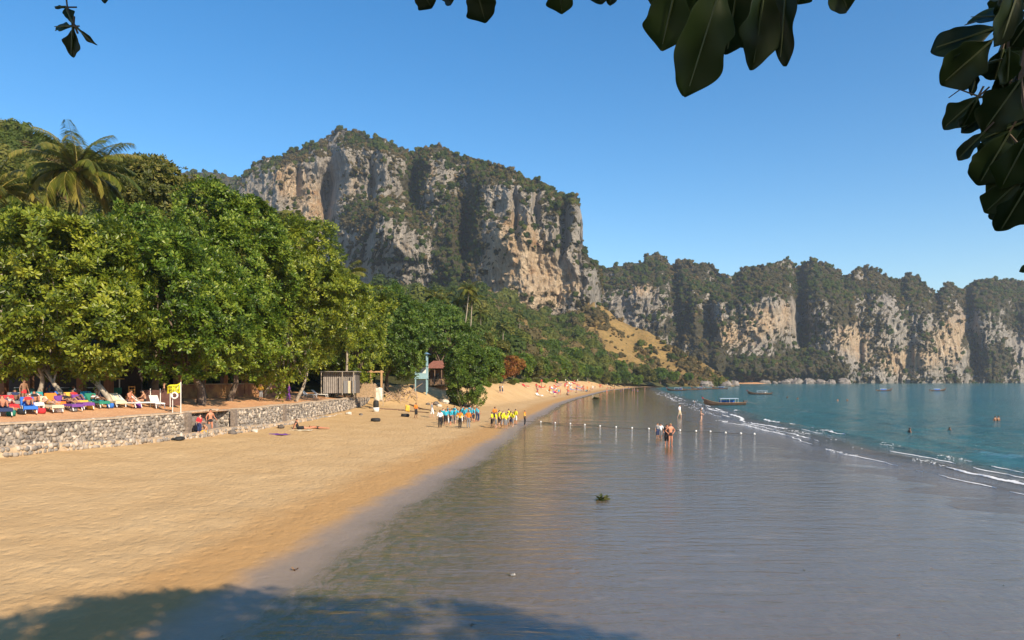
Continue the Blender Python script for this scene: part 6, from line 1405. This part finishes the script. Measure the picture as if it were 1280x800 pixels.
    rr_ = mat('redbrown_roof', (.22, .085, .055), .8, .25, 3); wb = mat('brown_boards', (.17, .11, .075), .85, .3, 4)
    MB().box((0, 1.0, 1.1), (W - .3, D - 1.4, 2.6)).build('wall', wb, r)
    rf = MB(); rf.add([(-W * .68, -D * .62, 2.6), (W * .68, -D * .62, 2.6), (W * .68, D * .8, 2.6), (-W * .68, D * .8, 2.6), (-W * .3, .3, 3.9), (W * .3, .3, 3.9)], [(0, 1, 5, 4), (1, 2, 5), (2, 3, 4, 5), (3, 0, 4), (3, 2, 1, 0)]); rf.build('roof', rr_, r)
    for sx in (-W / 2, -W / 6, W / 6, W / 2): MB().box((sx, -D / 2, 1.1), (.14, .14, 3.0)).build('post', wb, r)
    MB().box((0, -D / 2, .78), (W, .06, .10)).build('rail', tn, r)
    for i in range(13): MB().box((-W / 2 + .13 + i * W / 13, -D / 2, .38), (.10, .04, .72)).build('baluster', tn, r)
    MB().box((0, -.1, -.12), (W + .3, D + .2, .2)).build('deck', tn, r)
    o = MB().box((-.5, -.32, 1.2), (.9, .05, 1.1)).build('window', mat('dark_glass', (.01, .012, .014), .15, 0), r)
    # row of pale fence posts and tables behind the dune
    for i in range(16):
        px = 606 + i * 6.5; d = 158 + i * 13 + (i % 3) * 4; x = (px - CX) / F * d; z = float(beach_z(x, d)); o = MB().box((0, 0, .75), (.16, .16, 1.9)).box((0, 0, 1.6), (.9, .12, .1)).build('dune_post', mat('weathered_post', (.36, .30, .25), .9, .2)); o.location = (x, d, z); o.rotation_euler = (0, 0, i * .4); tag(o, 'weathered wooden post standing along the dune top', 'post', 'posts along the dune top')
shore_builds()

# ------------------------------------------------------------------ longtail boats
def boat_kit():
    n = 15; prof = []
    hull = MB(); vs = []; fs = []
    for i in range(n):
        t = i / (n - 1); x = -4.2 + 8.6 * t                                       # stern at -x, bow at +x
        beam = .80 * (math.sin(math.pi * min(1, .12 + t * .88)) ** .55 if t > .5 else .88 + .12 * t * 2) * (1 if t < .96 else .4)
        sheer = .52 + 1.25 * max(0, t - .55) ** 2 * 4.2 + .10 * (1 - t); keel = -.28 + max(0, t - .72) ** 2 * 9.0
        keel = min(keel, sheer - .12)
        for s, z in ((1.0, sheer), (.93, sheer * .5 + keel * .5), (.55, keel + .08), (0, keel), (-.55, keel + .08), (-.93, sheer * .5 + keel * .5), (-1.0, sheer), (-.86, sheer - .02), (-.72, .12 if t < .8 else sheer - .25), (.72, .12 if t < .8 else sheer - .25), (.86, sheer - .02)): vs.append((x, s * beam, z))
    m = 11
    for i in range(n - 1):
        for k in range(m): fs.append((i * m + k, i * m + (k + 1) % m, (i + 1) * m + (k + 1) % m, (i + 1) * m + k))
    fs += [tuple(range(m - 1, -1, -1)), tuple((n - 1) * m + k for k in range(m))]
    hull.add(vs, fs); k = {'hull': hull.mesh('hull', mat('boat_hull', (.055, .034, .022), .55, .35, 2.5))}
    k['gunwale'] = MB().tube([(-4.2 + 8.6 * i / 14, .80 * (math.sin(math.pi * min(1, .12 + i / 14 * .88)) ** .55 if i > 7 else .88 + .12 * i / 7) * (1 if i < 14 else .4) + .02, .56 + 1.25 * max(0, i / 14 - .55) ** 2 * 4.2 + .1 * (1 - i / 14)) for i in range(15)], .05, 5).mesh('gunwale', mat('gunwale_wood', (.30, .17, .08), .6, .2))
    k['prow'] = MB().tube([(4.25, 0, 1.25), (4.6, 0, 1.75), (4.85, 0, 2.35)], [.13, .11, .08], 6).mesh('prow', mat('boat_hull', ()))
    k['ribbon'] = MB().lathe([(.13, -.16), (.16, 0), (.12, .16)], (4.62, 0, 1.8), 8).mesh('ribbon', CL['red'])
    c = MB(); vs = []; fs = []
    for i in range(5):
        for q in range(5): vs.append((-2.6 + i * .95, -.75 + q * .375, 1.62 + .10 * math.sin(q / 4 * math.pi)))
    for i in range(4):
        for q in range(4): fs.append((i * 5 + q, (i + 1) * 5 + q, (i + 1) * 5 + q + 1, i * 5 + q + 1))
    c.add(vs, fs); me = c.mesh('canopy', mat('canopy_cloth', (.42, .50, .60), .8, .15)); k['canopy'] = me
    k['post'] = MB().tube([(0, 0, .5), (0, 0, 1.66)], .025, 5).mesh('post', mat('white_paint', ()))
    k['engine'] = MB().box((-4.3, 0, .95), (.75, .42, .42)).box((-4.3, 0, .65), (.2, .2, .3)).mesh('engine', mat('engine_metal', (.05, .05, .055), .5, .3))
    k['tail_shaft'] = MB().tube([(-4.6, 0, .85), (-6.4, 0, .35), (-7.6, 0, -.1)], [.04, .035, .03], 5).mesh('tail_shaft', mat('engine_metal', ()))
    k['bench'] = MB().box((0, 0, .42), (.28, 1.3, .06)).mesh('bench', mat('gunwale_wood', ()))
    return k
BK_ = boat_kit()
def boat(px, py, rz, label, canopy=True, scale=1.0, group=None, cargo='blue'):
    d = (CZ - ZSEA) * F / (py - HY); p = Vector(((px - CX) / F * d, d, ZSEA)); r = empty('longtail_boat', p, rz, scale); r.scale.z *= .82; tag(r, label, 'boat', group)
    obj('hull', BK_['hull'], r); obj('gunwale', BK_['gunwale'], r); obj('gunwale', BK_['gunwale'], r, scale=(1, -1, 1)); pw = obj('prow', BK_['prow'], r); obj('ribbon', BK_['ribbon'], pw); obj('engine', BK_['engine'], r); obj('tail_shaft', BK_['tail_shaft'], r)
    for x in (-3, -1.5, 0, 1.5): obj('bench', BK_['bench'], r, loc=(x, 0, 0))
    if canopy:
        c = obj('canopy', BK_['canopy'], r); c.modifiers.new('t', 'SOLIDIFY').thickness = .04
        for x in (-2.5, -.7, 1.1):
            for y in (-.68, .68): obj('post', BK_['post'], r, loc=(x, y, 0))
        MB().box((-.7, -.71, .95), (3.2, .04, .5)).build('side_cloth', CL[cargo], r)
    return r
boat(906, 506.5, math.pi + .12, 'dark longtail boat with a blue canopy and high prow moored by the swimmers', True, .98)
boat(950, 493.2, math.pi - .1, 'pale longtail boat moored behind the one with the blue canopy', True, .9, None, 'white')
boat(1105, 488.8, .15, 'lone longtail boat far out before the pale cliff face', True, .82)
boat(1172, 488.8, .1, 'lone longtail boat far out below the orange cliff', True, .82)
for i, (px, py) in enumerate(((846, 488.5), (862, 487.8), (874, 487.2), (888, 486.6), (900, 486.2))): boat(px, py, math.pi + .2 * (i % 3) - .1, 'longtail boat drawn up at the far end of the beach', i % 2 == 0, .95, 'boats at the far end of the beach')
# rocks along the far shore
def shore_rocks():
    rr = random.Random(90); rk = mat('shore_rock', (.20, .175, .155), .95, .45, .4, .8)
    for i in range(34):
        px = rr.uniform(868, 925) if i < 18 else rr.uniform(955, 1060); d = rr.uniform(512, 530) if i < 18 else rr.uniform(818, 830)
        s = rr.uniform(1.2, 3.6) if i < 18 else rr.uniform(2, 6.5); vs = []; fs = []; n = 9
        for a in range(6):
            ph = -1.3 + a * .52
            for k in range(n): q = s * rr.uniform(.7, 1.2); vs.append((q * math.cos(ph) * math.cos(k * .698) * 1.2, q * math.cos(ph) * math.sin(k * .698), q * math.sin(ph) * .8))
        for a in range(5):
            for k in range(n): fs.append((a * n + k, a * n + (k + 1) % n, (a + 1) * n + (k + 1) % n, (a + 1) * n + k))
        fs += [tuple(range(n - 1, -1, -1)), tuple(5 * n + k for k in range(n))]
        o = MB().add(vs, fs).build('shore_rock', rk); o.location = ((px - CX) / F * d, d, s * .2 + (.6 if i < 18 else 0)); tag(o, 'rough boulder at the foot of the grassy headland' if i < 18 else 'grey boulder at the foot of the far cliffs', 'rock', 'boulders under the headland' if i < 18 else 'boulders under the far cliffs')
    # pocket of sand under the far cliffs
    us = np.linspace(905, 965, 30); q = np.linspace(0, 1, 8); U, Q = np.meshgrid(us, q, indexing='ij'); Y = 812 + 25 * Q; X = (U - CX) / F * Y; Z = -.6 + 3.2 * Q - .002 * (U - 935) ** 2
    tag(obj('far_sand', mesh_np('far_sand', np.stack([X, Y, Z], -1).reshape(-1, 3), grid_faces(*X.shape), terrace_sand(), True)), kind='structure')
shore_rocks()

# ------------------------------------------------------------------ air: thin even haze over the bay
def haze():
    mb = MB(); x0, x1, y0, y1, z0, z1 = -5300, 5300, -1300, 5300, -8.5, 330
    mb.box(((x0 + x1) / 2, (y0 + y1) / 2, (z0 + z1) / 2), (x1 - x0, y1 - y0, z1 - z0))
    m = bpy.data.materials.new('haze_air'); m.use_nodes = True; nt = m.node_tree; nt.nodes.remove(nt.nodes['Principled BSDF'])
    v = nt.nodes.new('ShaderNodeVolumePrincipled'); v.inputs['Color'].default_value = (.80, .90, 1.0, 1); v.inputs['Density'].default_value = HAZE; v.inputs['Anisotropy'].default_value = .2
    nt.links.new(v.outputs[0], nt.nodes['Material Output'].inputs['Volume'])
    tag(mb.build('haze', m), kind='stuff')
HAZE = 0.00014
haze()
